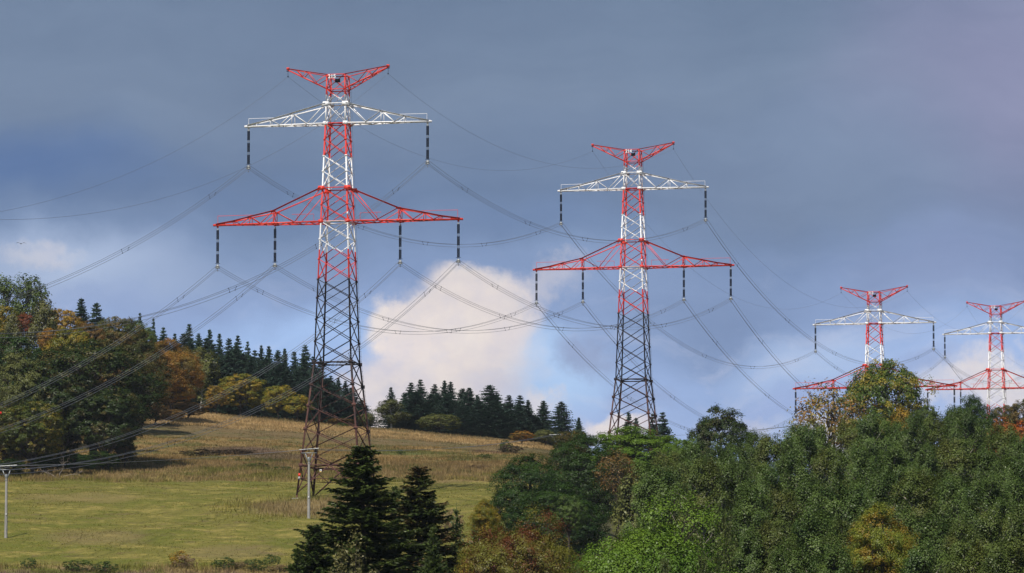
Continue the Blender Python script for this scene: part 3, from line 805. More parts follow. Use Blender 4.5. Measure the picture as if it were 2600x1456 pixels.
def gen_upright(seed, Ht, W, base=.18, nb=46, leaf=.19, n=15000, rise=1.0, droop=0.0, mat=None, bark=None, fat=.10):
    """aspen / birch habit: one stem, many ascending (or drooping) branches set with leaf clumps"""
    rng = np.random.default_rng(seed); b = MB(); r0 = Ht * .011
    tr = curved((0, 0, -.6), (rng.normal() * .03 * W, rng.normal() * .03 * W, Ht * .985), rng, 0, 10, .006)
    b.tube(np.vstack([[(0, 0, -1.0 * Ht)], tr]), np.concatenate([[r0], np.linspace(r0, r0 * .15, 10)]), 7)
    cc, cl, cdv, crad = [], [], [], []
    for i in range(nb):
        f = base + (1 - base) * ((i + rng.random()) / nb) ** .9 * .97
        z0 = f * Ht; st = np.array([np.interp(z0, tr[:, 2], tr[:, k]) for k in range(3)])
        env = W / 2 * (1 - ((f - base) / (1 - base)) ** 2.2) ** .6 * min(1, .55 + (f - base) * 2.5)
        a = i * 2.399 + rng.normal() * .4; L = env * rng.uniform(.7, 1.12)
        up_ = L * rise * rng.uniform(.6, 1.25)
        up_ = min(up_, Ht * 1.0 - z0 + .03 * Ht)
        end = st + np.array([math.cos(a) * L, math.sin(a) * L, up_])
        br = curved(st, end, rng, .06 if rise > .5 else -.10, 6, .03)
        if droop:
            br[-1, 2] -= droop * L; br[-2, 2] -= droop * L * .35
        b.tube(br, np.linspace(r0 * .45, r0 * .12, 6), 5, cap=False)
        tone = rng.random()
        nc = max(4, int(7 + L * 3))
        for q in range(nc):
            t = rng.uniform(.22, 1.04) ** .8
            c = np.array([np.interp(t * 5, range(6), br[:, k]) for k in range(3)])
            side = rng.normal(size=3) * W * fat * (1.0 - .55 * t); side[2] = abs(side[2]) * (1 if not droop else -1.3) * 1.3
            cc.append(c + side); cl.append(.75 * tone + .25 * rng.random()); cdv.append(nrm(c + side - st + [0, 0, .3])); crad.append(W * .040 * rng.uniform(.7, 1.5))
            if q % 2 == 0: b.tube([c, (c + cc[-1]) / 2, cc[-1]], [r0 * .07, r0 * .05, r0 * .03], 4, cap=False)
    for q in range(10):
        cc.append(tr[-1] + [rng.normal() * .02 * W, rng.normal() * .02 * W, -rng.random() * .07 * Ht]); cl.append(rng.random()); cdv.append(np.array([0, 0, 1.])); crad.append(W * .035)
    cc = np.array(cc); m = len(cc); per = max(4, n // m)
    stretch = np.array([1, 1, 1.25]) if not droop else np.array([.8, .8, 2.0])
    U = nrm(rng.normal(size=(m, per, 3)) + np.array(cdv)[:, None] * .4)
    P = (cc[:, None] + U * np.array(crad)[:, None, None] * 1.7 * rng.uniform(.25, 1.15, (m, per, 1)) * stretch).reshape(-1, 3); U = U.reshape(-1, 3)
    CO = nrm((P - np.array([0, 0, Ht * .62])) / np.array([W / 2, W / 2, Ht * .42]))
    N = nrm(U * .55 + np.repeat(np.array(cdv), per, 0) * .2 + CO * .60 + rng.normal(size=(len(P), 3)) * .28 + np.array([0, 0, .12]))
    crown = leaf_mesh('crown', P, N, leaf * rng.uniform(.6, 1.3, len(P)), np.repeat(np.array(cl), per), rng, mat)
    return crown, b.mesh('trunk', [bark or M_BARKG])

def gen_conifer(seed, Ht, W, whorls=26, nb=7, prof=.85, full=1.0, droop=.18, twig=.5, tw=.16, steps=7, per=2, mat=None, bark=None, base=.06, tipup=.12, jit=1.0):
    rng = np.random.default_rng(seed); b = MB(); r0 = Ht * .014
    b.tube([(0, 0, -.6), (0, 0, Ht * .5), (0, 0, Ht * .99)], [r0, r0 * .55, r0 * .06], 7)
    P, D, N, Ln, Wd, cl = [], [], [], [], [], []
    for i in range(whorls):
        f = base + (1 - base) * (i + rng.uniform(-.3, .3)) / whorls
        f = min(max(f, base), .985); d = 1 - f
        env = W / 2 * min(1.0, (d / full) ** prof)
        k = max(3, int(round(nb * (0.55 + .45 * min(1, d * 3)))))
        a0 = rng.random() * 7; irr = rng.uniform(.82, 1.12)
        f00 = f
        for j in range(k):
            a = a0 + 2 * math.pi * j / k + rng.normal() * .35
            f = min(max(f00 + jit * min(1, (1 - f00) * 3.5) * rng.uniform(-.75, .75) / whorls, base * .6), .985); d = 1 - f; env = W / 2 * min(1.0, (d / full) ** prof)
            L = env * irr * rng.uniform(.55, 1.15) + .02 * W
            h = np.array([math.cos(a), math.sin(a), 0.]); s_ = np.array([-h[1], h[0], 0])
            dr = droop * (1 if d > .15 else d / .15 * 1.6 - .6)
            t = np.linspace(0, 1, 5)
            br = h * (L * t)[:, None] + np.stack([0 * t, 0 * t, f * Ht + L * (-dr * t * 2 + (dr + tipup) * t * t * 1.2)], -1)
            b.tube(br, np.linspace(r0 * .30 * (d + .1), r0 * .05, 5), 4, cap=False)
            ns = max(3, int(steps * (L / (W / 2)) ** .7))
            tone = rng.random()
            for q in range(ns + 1):
                u = .12 + .88 * q / ns
                c = np.array([np.interp(u, t, br[:, e]) for e in range(3)])
                sp = min(twig, .45 * L + .12 * twig) * (1.12 - .75 * u)
                for sgn in (-1, 1, 0):
                    for r_ in range(per if sgn else max(1, per - 1)):
                        base_dir = h * (.8 if sgn else 1.) + s_ * sgn * .85 + np.array([0, 0, -.30 if sgn else -.05]) + rng.normal(size=3) * .22
                        dd = base_dir / np.linalg.norm(base_dir)
                        P.append(c + rng.normal(size=3) * .03 * twig); D.append(dd); N.append(np.array([0, 0, 1.]) + rng.normal(size=3) * .7)
                        Ln.append(max(sp, .25 * twig) * rng.uniform(.6, 1.25) * (1 if sgn else .7)); Wd.append(tw * rng.uniform(.7, 1.3)); cl.append(.55 * tone + .45 * rng.random())
                if q % 2 == 0:     # hanging twiglets
                    P.append(c); D.append(nrm(np.array([0, 0, -1.]) + rng.normal(size=3) * .3)); N.append(rng.normal(size=3)); Ln.append(twig * .5 * rng.uniform(.5, 1.2)); Wd.append(tw * 1.1); cl.append(tone)
    for q in range(10):           # leader
        P.append(np.array([0, 0, Ht * (.93 + .006 * q)])); D.append(nrm(rng.normal(size=3) * .35 + [0, 0, 1.])); N.append(rng.normal(size=3)); Ln.append(twig * .6); Wd.append(tw * .6); cl.append(.5)
    P, D, N = map(np.array, (P, D, N))
    return twig_mesh('crown', P, D, N, np.array(Ln), np.array(Wd), np.array(cl), rng, mat), b.mesh('trunk', [bark or M_BARK])

def gen_shoots(seed, Ht, W, n=9000, leaf=.14, shoots=40, mat=None):
    rng = np.random.default_rng(seed); b = MB(); cc, cl = [], []
    for i in range(shoots):
        a = rng.random() * 7; r = W / 2 * rng.random() ** .6; hh = Ht * (1 - .55 * (r / (W / 2)) ** 1.6) * rng.uniform(.86, 1.0)
        st = np.array([math.cos(a) * r * .25, math.sin(a) * r * .25, 0]); en = np.array([math.cos(a) * r, math.sin(a) * r, hh])
        br = curved(st, en, rng, .05, 6, .015); b.tube(br, np.linspace(.05, .012, 6), 4, cap=False); tone = rng.random()
        for q in range(26):
            t = rng.uniform(.2, 1.02); c = np.array([np.interp(t * 5, range(6), br[:, k]) for k in range(3)])
            cc.append(c + rng.normal(size=3) * W * .035 * (1.4 - t)); cl.append(.6 * tone + .4 * rng.random())
    cc = np.array(cc); m = len(cc); per = max(3, n // m)
    P = (cc[:, None] + rng.normal(size=(m, per, 3)) * W * .018 * np.array([1, 1, 1.6])).reshape(-1, 3)
    N = nrm(rng.normal(size=(len(P), 3)) + np.array([0, 0, .4]))
    return leaf_mesh('crown', P, N, leaf * rng.uniform(.6, 1.3, len(P)), np.repeat(cl, per), rng, mat), b.mesh('trunk', [M_BARKG])

# ------------------------------------------------------------------ foliage colours
LM = {
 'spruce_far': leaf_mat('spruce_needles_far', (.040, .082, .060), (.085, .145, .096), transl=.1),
 'spruce': leaf_mat('spruce_needles', (.030, .052, .012), (.090, .125, .028), transl=.16, bright=.5),
 'spruce_cone': leaf_mat('spruce_needles_with_cones', (.030, .048, .013), (.070, .092, .023), (.15, .10, .042), transl=.12, bright=.5),
 'dark': leaf_mat('dark_green_leaves', (.013, .034, .006), (.038, .076, .010)),
 'mid': leaf_mat('mid_green_leaves', (.050, .084, .018), (.100, .140, .030)),
 'bright': leaf_mat('bright_green_leaves', (.075, .145, .010), (.145, .24, .018)),
 'maple': leaf_mat('fresh_maple_leaves', (.052, .112, .010), (.128, .205, .021)),
 'aspen': leaf_mat('aspen_leaves', (.048, .088, .018), (.115, .170, .038), pale=(.19, .23, .10), bright=.2),
 'aspen2': leaf_mat('olive_aspen_leaves', (.052, .082, .018), (.110, .150, .032), (.115, .130, .030), pale=(.18, .20, .08), bright=.2),
 'olive': leaf_mat('olive_leaves', (.078, .095, .024), (.150, .158, .042)),
 'birch': leaf_mat('birch_leaves', (.070, .080, .022), (.120, .120, .036)),
 'pale': leaf_mat('pale_yellowish_leaves', (.115, .115, .036), (.22, .20, .075), pale=(.30, .28, .14)),
 'yellow': leaf_mat('yellow_green_leaves', (.095, .115, .014), (.21, .195, .022), (.32, .22, .022)),
 'gold': leaf_mat('golden_leaves', (.25, .14, .018), (.40, .245, .028), (.19, .15, .025)),
 'orange': leaf_mat('orange_leaves', (.24, .118, .020), (.36, .185, .030), (.19, .14, .028)),
 'orange_red': leaf_mat('orange_red_leaves', (.18, .075, .022), (.34, .105, .022), (.40, .095, .016)),
 'rust': leaf_mat('rusty_leaves', (.15, .085, .024), (.24, .135, .036), (.12, .10, .028)),
 'red': leaf_mat('red_leaves', (.16, .055, .025), (.25, .075, .03)),
 'brownolive': leaf_mat('brown_olive_leaves', (.034, .046, .012), (.075, .080, .018), (.14, .095, .022)),
 'darkgold': leaf_mat('dark_green_and_golden_leaves', (.030, .066, .010), (.080, .120, .016), (.25, .20, .022), late=.04),
 'sparse': leaf_mat('mixed_autumn_leaves', (.15, .15, .035), (.24, .19, .045), (.28, .15, .045)),
 'darkmaple': leaf_mat('dark_brownish_maple_leaves', (.014, .030, .006), (.034, .056, .010), (.085, .070, .016), late=.06),
 'oakdark': leaf_mat('dark_oak_leaves', (.020, .038, .008), (.044, .070, .014), (.058, .062, .016), late=.10),
 'darkyellow': leaf_mat('dark_green_leaves_turning_yellow', (.032, .054, .010), (.080, .100, .016), (.20, .165, .020), late=.04),
 'darkscrub': leaf_mat('dark_scrub_leaves', (.050, .040, .026), (.095, .070, .042)),
 'redbrown': leaf_mat('yellow_green_and_red_brown_leaves', (.17, .19, .024), (.14, .12, .020), (.14, .046, .018)),
 'yellowmix': leaf_mat('yellow_green_and_amber_leaves', (.105, .150, .018), (.19, .21, .024), (.25, .17, .020)),
 'larch': leaf_mat('larch_needles', (.060, .095, .024), (.11, .150, .038)),
 'pine': leaf_mat('young_pine_needles', (.060, .085, .022), (.105, .130, .034)),
 'scrub': leaf_mat('brown_scrub_leaves', (.18, .125, .070), (.31, .22, .11)),
 'bush': leaf_mat('bush_leaves', (.040, .080, .014), (.090, .135, .024)),
}
TREES = {}
def variant(key, gen, Hn, Wn, **kw):
    cr, tr = gen(Ht=Hn, W=Wn, mat=LM['mid'], **kw)
    TREES[key] = (cr, tr, Hn, Wn)
for s in range(4): variant('broad%d' % s, gen_broad, 11, 8, seed=10 + s, nl=28 + 3 * s, leaf=.22, n=21000, base=.12, top=(.75, .9, .6, 1.0)[s])
variant('oak', gen_broad, 12, 9, seed=21, nl=34, leaf=.22, n=28000, base=.10, top=.55, sub=16)
for s in range(3): variant('maple%d' % s, gen_broad, 15, 8.5, seed=31 + s, nl=46, leaf=.155, n=60000, base=.12, top=(.8, .9, .7)[s], sub=20, clr=.26)
variant('freshmaple', gen_broad, 13, 9, seed=36, nl=60, leaf=.10, n=125000, base=.10, top=.9, sub=24, clr=.24)
variant('bigmaple', gen_broad, 19, 12, seed=41, nl=66, leaf=.27, n=38000, base=.12, top=1.0, sub=14, clr=.26)
variant('sparse', gen_broad, 11, 9, seed=43, nl=42, leaf=.34, n=3000, base=.25, top=.8, sub=7, clr=.42, stems=3)
variant('loose', gen_upright, 15, 8, seed=44, nb=30, leaf=.42, n=4500, base=.3, fat=.13)
for s in range(4): variant('aspen%d' % s, gen_upright, 18, 6.5, seed=50 + s, nb=40, leaf=.145, n=50000, base=.12, rise=1.2, fat=.062)
for s in range(2): variant('birch%d' % s, gen_upright, 12, 5.5, seed=60 + s, nb=40, leaf=.26, n=8000, base=.18, rise=.9, droop=.45, bark=M_BIRCH, fat=.09)
for s in range(6): variant('spruce%d' % s, gen_conifer, 12, 4.6, seed=70 + s, whorls=60, nb=7, steps=6, per=4, twig=.46, tw=.13, jit=2.6, droop=.26, prof=(.88, .80, .95, .84, .90, .78)[s], full=(.64, .56, .74, .6, .68, .52)[s])
for s in range(2): variant('nearspruce%d' % s, gen_conifer, 20, 7.2, seed=80 + s, whorls=88, nb=8, steps=17, per=6, twig=.52, tw=.075, jit=5.0, prof=.90, full=(.55, .48)[s], droop=.20, tipup=.16, base=.1)
variant('larch', gen_conifer, 14, 3.4, seed=90, whorls=40, nb=7, steps=8, per=2, twig=.6, tw=.10, prof=.7, full=.6, droop=.05, tipup=.35)
variant('pine', gen_conifer, 9, 3.4, seed=91, whorls=26, nb=7, steps=8, per=3, twig=.55, tw=.07, prof=.6, full=.5, droop=-.25, tipup=.5)
for s in range(3): variant('bush%d' % s, gen_broad, 2.2, 2.6, seed=100 + s, nl=16, leaf=.13, n=2600, base=0.0, sub=10)
variant('shoots', gen_shoots, 12, 7, seed=110, n=70000, leaf=.13, shoots=90)

rnd = random.Random(4)
def plant(key, px, top, wpx, Y, mat, name, label, cat='tree', group=None, bark=None, sink=0.0):
    cr, tr, Hn, Wn = TREES[key]
    p = at(px, top, Y); X = p[0]; zg = float(ground(X, Y)) - sink
    Hm = max(p[2] - zg, .6); Wm = wpx * Y / F
    o = thing(name, label, cat, (X, Y, zg), rnd.random() * 6.28, group)
    s_ = Wm / Wn; sz = Hm / Hn
    t = obj('trunk', tr, o); c = obj('crown', cr, o)
    if not key.startswith(('spruce', 'nearspruce', 'larch', 'pine', 'bush')): sz = min(sz, s_ * 1.08)
    for q_ in (t, c): q_.scale = (s_, s_, sz); q_.location = (0, 0, Hm - Hn * sz)
    c.material_slots[0].link = 'OBJECT'; c.material_slots[0].material = LM[mat]
    if bark: t.material_slots[0].link = 'OBJECT'; t.material_slots[0].material = bark
    return o
ORD = ['first', 'second', 'third', 'fourth', 'fifth', 'sixth', 'seventh', 'eighth', 'ninth', 'tenth', 'eleventh', 'twelfth', 'thirteenth', 'fourteenth', 'fifteenth',
       'sixteenth', 'seventeenth', 'eighteenth', 'nineteenth', 'twentieth'] + ['twenty-' + w for w in ('first', 'second', 'third', 'fourth', 'fifth', 'sixth', 'seventh', 'eighth', 'ninth')] + ['thirtieth', 'thirty-first', 'thirty-second']

# left autumn wood (photo pixel, top row, width, distance)
GW = 'trees of the autumn wood'
WOOD = [
 ('loose', 8, 728, 80, 860, 'mid', 'poplar', 'loose green poplar topping the wood at the left edge'),
 ('loose', 72, 730, 90, 850, 'mid', 'poplar', 'tall airy green poplar, sky showing through, highest of the wood'),
 ('broad0', -10, 800, 110, 840, 'mid', 'broadleaf_tree', 'mid green tree below the poplars at the left edge'),
 ('broad1', 20, 778, 65, 825, 'yellow', 'broadleaf_tree', 'yellow-green tree under the poplars near the left edge'),
 ('birch0', 32, 800, 62, 812, 'birch', 'birch_tree', 'olive birch with straight white stem near the left edge'),
 ('broad2', 66, 793, 46, 822, 'red', 'broadleaf_tree', 'small red-leaved tree among green crowns below the poplars'),
 ('birch1', 114, 764, 85, 818, 'birch', 'birch_tree', 'olive birch with forked white stem beside the red tree'),
 ('broad3', 160, 783, 78, 860, 'gold', 'broadleaf_tree', 'golden tree against the sky beside the forked birch'),
 ('broad1', 122, 833, 46, 808, 'orange', 'broadleaf_tree', 'small orange tree below the forked birch'),
 ('broad0', 186, 828, 120, 806, 'yellow', 'broadleaf_tree', 'yellow-green leafy tree in front of the golden tree'),
 ('broad2', 228, 816, 70, 840, 'rust', 'broadleaf_tree', 'orange-brown round tree below the pair of dark spruces'),
 ('birch0', 264, 812, 60, 870, 'birch', 'birch_tree', 'olive birch behind the orange round tree'),
 ('broad3', 305, 806, 100, 860, 'brownolive', 'broadleaf_tree', 'brown-olive tree right of the olive birch, reaching the sky'),
 ('broad0', 345, 812, 90, 900, 'mid', 'broadleaf_tree', 'green tree between the brown-olive tree and the spruces'),
 ('broad1', 45, 855, 140, 790, 'dark', 'broadleaf_tree', 'dark green tree below the straight white birch'),
 ('broad0', 120, 880, 150, 785, 'dark', 'broadleaf_tree', 'deep green crown in the dark middle of the wood'),
 ('oak', 54, 898, 130, 768, 'olive', 'broadleaf_tree', 'grey-olive cone-shaped tree at the left edge of the wood'),
 ('bigmaple', 232, 862, 270, 772, 'darkmaple', 'maple_tree', 'huge nearly black-green maple at the front of the autumn wood'),
 ('oak', 160, 930, 190, 768, 'darkmaple', 'broadleaf_tree', 'broad dark green tree left beside the huge dark maple'),
 ('broad2', 270, 985, 150, 765, 'darkmaple', 'broadleaf_tree', 'dark low crown at the right foot of the huge maple'),
 ('broad3', 80, 1022, 150, 755, 'darkyellow', 'broadleaf_tree', 'low yellow-green tree behind the concrete pole at left'),
 ('broad1', 15, 1070, 110, 757, 'brownolive', 'broadleaf_tree', 'low olive tree at the left picture edge'),
 ('broad0', 285, 903, 80, 800, 'rust', 'broadleaf_tree', 'rusty crown on the right shoulder of the huge maple'),
 ('oak', 345, 850, 130, 850, 'brownolive', 'broadleaf_tree', 'dark olive tree between huge maple and orange tree'),
 ('broad3', 365, 930, 110, 875, 'rust', 'broadleaf_tree', 'brown shaded tree left beside the tall orange tree'),
 ('maple0', 432, 868, 130, 895, 'orange', 'broadleaf_tree', 'tall orange-brown tree at the right end of the wood'),
 ('broad2', 480, 1020, 80, 905, 'rust', 'shrub_tree', 'rusty bushy tree at the foot of the orange tree'),
 ('birch0', 512, 885, 105, 955, 'olive', 'birch_tree', 'tall soft green birch right of the orange tree'),
 ('broad0', 612, 948, 118, 948, 'yellow', 'broadleaf_tree', 'round yellow-green maple on the meadow crest'),
 ('broad1', 549, 980, 54, 940, 'gold', 'broadleaf_tree', 'small amber tree left of the round yellow-green maple'),
 ('broad3', 706, 978, 78, 945, 'yellow', 'broadleaf_tree', 'yellow-green tree on the crest left of pylon 215'),
 ('broad2', 755, 1002, 66, 942, 'yellow', 'broadleaf_tree', 'smaller yellowish tree beside the pylon 215 leg'),
 ('birch1', 993, 1016, 92, 952, 'olive', 'birch_tree', 'soft green birch on the crest right of pylon 215'),
 ('broad0', 1115, 1050, 100, 948, 'olive', 'shrub_tree', 'round olive bush tree before the ridge spruces'),
 ('broad2', 868, 1062, 60, 945, 'rust', 'shrub_tree', 'rusty shrub on the crest inside the legs of pylon 215'),
 ('broad3', 930, 1050, 40, 948, 'olive', 'shrub_tree', 'slim pale shrub on the crest right of pylon 215 legs'),
 ('broad1', 1325, 1094, 55, 925, 'orange', 'shrub_tree', 'orange-olive shrub at the right end of the crest'),
 ('broad2', 1385, 1090, 50, 930, 'olive', 'shrub_tree', 'olive shrub behind the far utility pole'),
]
for k, px, top, w, Y, mt, nm, lab in WOOD:
    plant(k, px, top, w * (1.28 if px < 500 else 1.1), Y, mt, nm, lab, 'shrub' if 'shrub' in nm else 'tree', GW if px < 500 else None)

# spruces on the crest, in two groups, given by the pixel of each tip
KD = 1.0093
LEFT_S = [(205, 750, 62), (243, 760, 62), (352, 786, 40), (386, 800, 36), (411, 822, 44), (440, 838, 44), (476, 814, 56), (500, 838, 46), (527, 828, 46), (552, 838, 44), (576, 850, 40), (598, 843, 52),
          (623, 858, 46), (641, 880, 40), (657, 868, 48), (676, 870, 46), (699, 880, 46), (716, 876, 44), (741, 884, 46), (768, 867, 52), (788, 896, 46), (806, 902, 50), (832, 945, 50), (851, 950, 46), (869, 958, 46), (884, 975, 44), (908, 1005, 44)]
RIGHT_S = [(984, 974, 34), (1017, 990, 44), (1034, 962, 50), (1058, 954, 60), (1094, 966, 50), (1118, 957, 52), (1134, 960, 52), (1164, 977, 48), (1180, 975, 52), (1200, 993, 44), (1232, 968, 60), (1250, 987, 50), (1280, 994, 56),
           (1308, 994, 58), (1328, 1006, 56), (1367, 1008, 56), (1412, 1010, 68), (1456, 1050, 40), (1581, 1037, 44), (1600, 1050, 36), (1642, 1040, 60), (1667, 1036, 60), (1768, 1058, 40)]
for grp, lst, txt in (('spruces of the crest left of pylon 215', LEFT_S, 'dark spruce on the crest, %s from left in the row left of pylon 215'),
                      ('spruces of the crest right of pylon 215', RIGHT_S, 'dark spruce on the crest, %s from left in the row right of pylon 215')):
    for i, (x, y, w) in enumerate(lst):
        plant('spruce%d' % ((i * 5 + (i // 3)) % 6), x * KD, y * KD, w * KD * rnd.uniform(1.5, 2.2), 966 + rnd.random() * 16 + (8 if i % 2 else 0), 'spruce_far', 'spruce_tree', txt % ORD[i], 'tree', grp)
# lower spruces standing before them, closing the row
for grp, xs, txt, f0 in (('low spruces of the crest left of pylon 215', np.arange(385, 910, 19), 'low spruce closing the crest row left of pylon 215, %s from left', LEFT_S),
                     ('low spruces of the crest right of pylon 215', np.arange(1025, 1350, 20), 'low spruce closing the crest row right of pylon 215, %s from left', RIGHT_S)):
    for i, x in enumerate(xs):
        y = float(np.interp(x, [q[0] for q in f0], [q[1] for q in f0])) + 14 + rnd.random() * 44
        plant('spruce%d' % ((i * 7 + 2) % 6), x * KD, y * KD, 92 + rnd.random() * 46, 956 + rnd.random() * 6, 'spruce_far', 'spruce_tree', txt % ORD[i], 'tree', grp)

# middle distance and the right-hand wood
MID = [
 ('broad1', 1428, 1096, 50, 650, 'brownolive', 'broadleaf_tree', 'small brown-olive crown right beside the far utility pole'),
 ('broad2', 1470, 1090, 75, 655, 'brownolive', 'broadleaf_tree', 'brownish crown on top of the dark maple group'),
 ('maple1', 1612, 1082, 300, 705, 'bright', 'maple_tree', 'bright green spreading maple before the foot of pylon 214'),
 ('broad3', 1735, 1113, 90, 690, 'bright', 'broadleaf_tree', 'small light green tree right of the bright maple'),
 ('maple0', 1480, 1112, 225, 625, 'dark', 'maple_tree', 'tall dark green maple at the meadow edge'),
 ('maple2', 1345, 1160, 215, 604, 'dark', 'maple_tree', 'low dark green maple bulging over the meadow'),
 ('maple1', 1420, 1226, 250, 594, 'dark', 'maple_tree', 'dark green crown at the foot of the maple group'),
 ('sparse', 1568, 1150, 110, 585, 'rust', 'broadleaf_tree', 'orange-brown tree against the right flank of the dark maples'),
 ('birch1', 1618, 1205, 170, 560, 'olive', 'willow_tree', 'feathery olive willow right below the orange-brown tree'),
 ('oak', 1832, 1040, 185, 700, 'oakdark', 'broadleaf_tree', 'dark brownish twin-topped tree standing against the sky'),
 ('bigmaple', 2243, 912, 245, 790, 'darkgold', 'maple_tree', 'great dark maple with golden top before pylon 213'),
 ('sparse', 2100, 990, 190, 750, 'sparse', 'broadleaf_tree', 'thin pale orange tree with bare limbs left of the golden maple'),
 ('birch0', 2288, 1034, 80, 765, 'gold', 'broadleaf_tree', 'narrow golden tree at the foot of the great maple'),
 ('broad1', 2352, 1030, 60, 780, 'mid', 'broadleaf_tree', 'small green tree right of the narrow golden tree'),
 ('maple2', 2462, 1012, 165, 775, 'dark', 'broadleaf_tree', 'round deep green tree below pylon 212'),
 ('broad3', 2545, 1030, 80, 790, 'brownolive', 'broadleaf_tree', 'olive tree at the foot of pylon 212'),
 ('broad0', 2612, 1010, 125, 785, 'brownolive', 'broadleaf_tree', 'olive-gold tree at the right picture edge'),
 ('broad2', 2566, 1062, 205, 735, 'orange_red', 'broadleaf_tree', 'orange-red tree under pylon 212'),
 ('loose', 2030, 1098, 70, 640, 'mid', 'broadleaf_tree', 'thin light green treetop poking up against the sky'),
 ('freshmaple', 1655, 1306, 590, 262, 'maple', 'maple_tree', 'large fresh green maple in the low middle of the picture'),
 ('freshmaple', 1320, 1318, 340, 252, 'redbrown', 'maple_tree', 'yellow-green maple with red-brown patches at the bottom'),
 ('broad1', 1445, 1258, 90, 560, 'bush', 'broadleaf_tree', 'small green tree between dark maples and fresh maple'),
 ('maple0', 2237, 1295, 215, 272, 'yellowmix', 'maple_tree', 'yellow-green maple with amber leaves among the aspens'),
 ('maple0', 1232, 1272, 75, 330, 'yellow', 'broadleaf_tree', 'small yellow tree at the foot of the dark maples'),
 ('larch', 1160, 1278, 105, 325, 'larch', 'larch_tree', 'slim soft green larch right of the near spruces'),
 ('larch', 1205, 1330, 90, 300, 'larch', 'larch_tree', 'shorter larch beside the yellow tree'),
 ('pine', 1842, 1303, 120, 290, 'pine', 'pine_tree', 'young pine behind the fresh green maple'),
 ('pine', 1690, 1398, 90, 228, 'pine', 'pine_tree', 'young pine left of two before the fresh green maple'),
 ('pine', 1782, 1392, 95, 230, 'pine', 'pine_tree', 'young pine right of two before the fresh green maple'),
 ('pine', 1465, 1432, 70, 226, 'pine', 'pine_tree', 'young pine tip at the bottom beside the red-brown maple'),
 ('nearspruce0', 922, 1122, 580, 300, 'spruce', 'spruce_tree', 'big dark spruce before pylon 215, tallest of the near spruces'),
 ('nearspruce1', 1064, 1176, 480, 308, 'spruce_cone', 'spruce_tree', 'dark spruce hung with brown cones right of the tallest'),
 ('nearspruce0', 1002, 1226, 150, 335, 'spruce', 'spruce_tree', 'slender spruce squeezed between the two big ones'),
 ('nearspruce1', 800, 1325, 380, 290, 'spruce', 'spruce_tree', 'lower spruce at the left foot of the tallest'),
 ('nearspruce0', 755, 1385, 200, 280, 'spruce', 'spruce_tree', 'lowest leftmost dark spruce at the bottom edge'),
 ('nearspruce1', 1100, 1330, 170, 285, 'spruce', 'spruce_tree', 'dark spruce flank at the bottom right of the cone spruce'),
 ('shoots', 900, 1350, 400, 225, 'pale', 'willow_shrub', 'pale yellowish willow shrub before the big spruces'),
 ('shoots', 1175, 1405, 240, 235, 'yellow', 'willow_shrub', 'low yellow-green shrub at the bottom beside the larches'),
]
for k, px, top, w, Y, mt, nm, lab in MID:
    plant(k, px, top, w, Y, mt, nm, lab, 'shrub' if 'shrub' in nm else 'tree', bark=M_BARK)
# grey-green aspen wood, row by row
ASP = {
 'back row': [(1700, 1175, 520), (1760, 1142, 520), (1838, 1146, 510), (1905, 1114, 505), (1940, 1132, 500), (1996, 1126, 500), (2036, 1100, 500), (2086, 1106, 510), (2163, 1090, 520), (2210, 1070, 520), (2260, 1086, 515), (2318, 1072, 520), (2372, 1085, 520),
              (2416, 1055, 525), (2450, 1060, 520), (2496, 1082, 515), (2543, 1102, 500), (2588, 1122, 490), (2630, 1110, 495)],
 'second row': [(1655, 1200, 420), (1715, 1215, 415), (1790, 1195, 420), (1868, 1190, 420), (1948, 1200, 415), (2030, 1175, 420), (2110, 1165, 420), (2185, 1150, 425), (2270, 1155, 420), (2350, 1150, 420), (2430, 1145, 420), (2505, 1160, 420), (2580, 1185, 410)],
 'third row': [(1900, 1262, 360), (1985, 1275, 355), (2060, 1245, 360), (2150, 1240, 360), (2240, 1225, 360), (2330, 1225, 360), (2420, 1230, 355), (2505, 1235, 350), (2590, 1245, 345)],
 'front row': [(1900, 1372, 300), (1975, 1352, 300), (2070, 1330, 300), (2150, 1350, 295), (2345, 1330, 300), (2430, 1345, 290), (2515, 1320, 300), (2595, 1330, 290), (2340, 1405, 262), (2010, 1415, 265), (2110, 1410, 262), (2460, 1410, 262), (2560, 1405, 262)],
}
for row, lst in ASP.items():
    lst = sorted(lst)
    for i, (px, top, Y) in enumerate(lst):
        w = {'back row': 155, 'second row': 180, 'third row': 205, 'front row': 215}[row]
        plant('aspen%d' % ((i * 3 + len(row)) % 4), px, top, w * rnd.uniform(.9, 1.15), Y + rnd.uniform(-8, 8), 'aspen2' if (i * 7 + len(row)) % 4 == 0 or (px > 2350 and row == 'front row') else 'aspen',
              'aspen_tree', 'grey-green aspen, %s from left in the %s of the right-hand wood' % (ORD[i], row), 'tree', 'aspens of the right-hand wood')

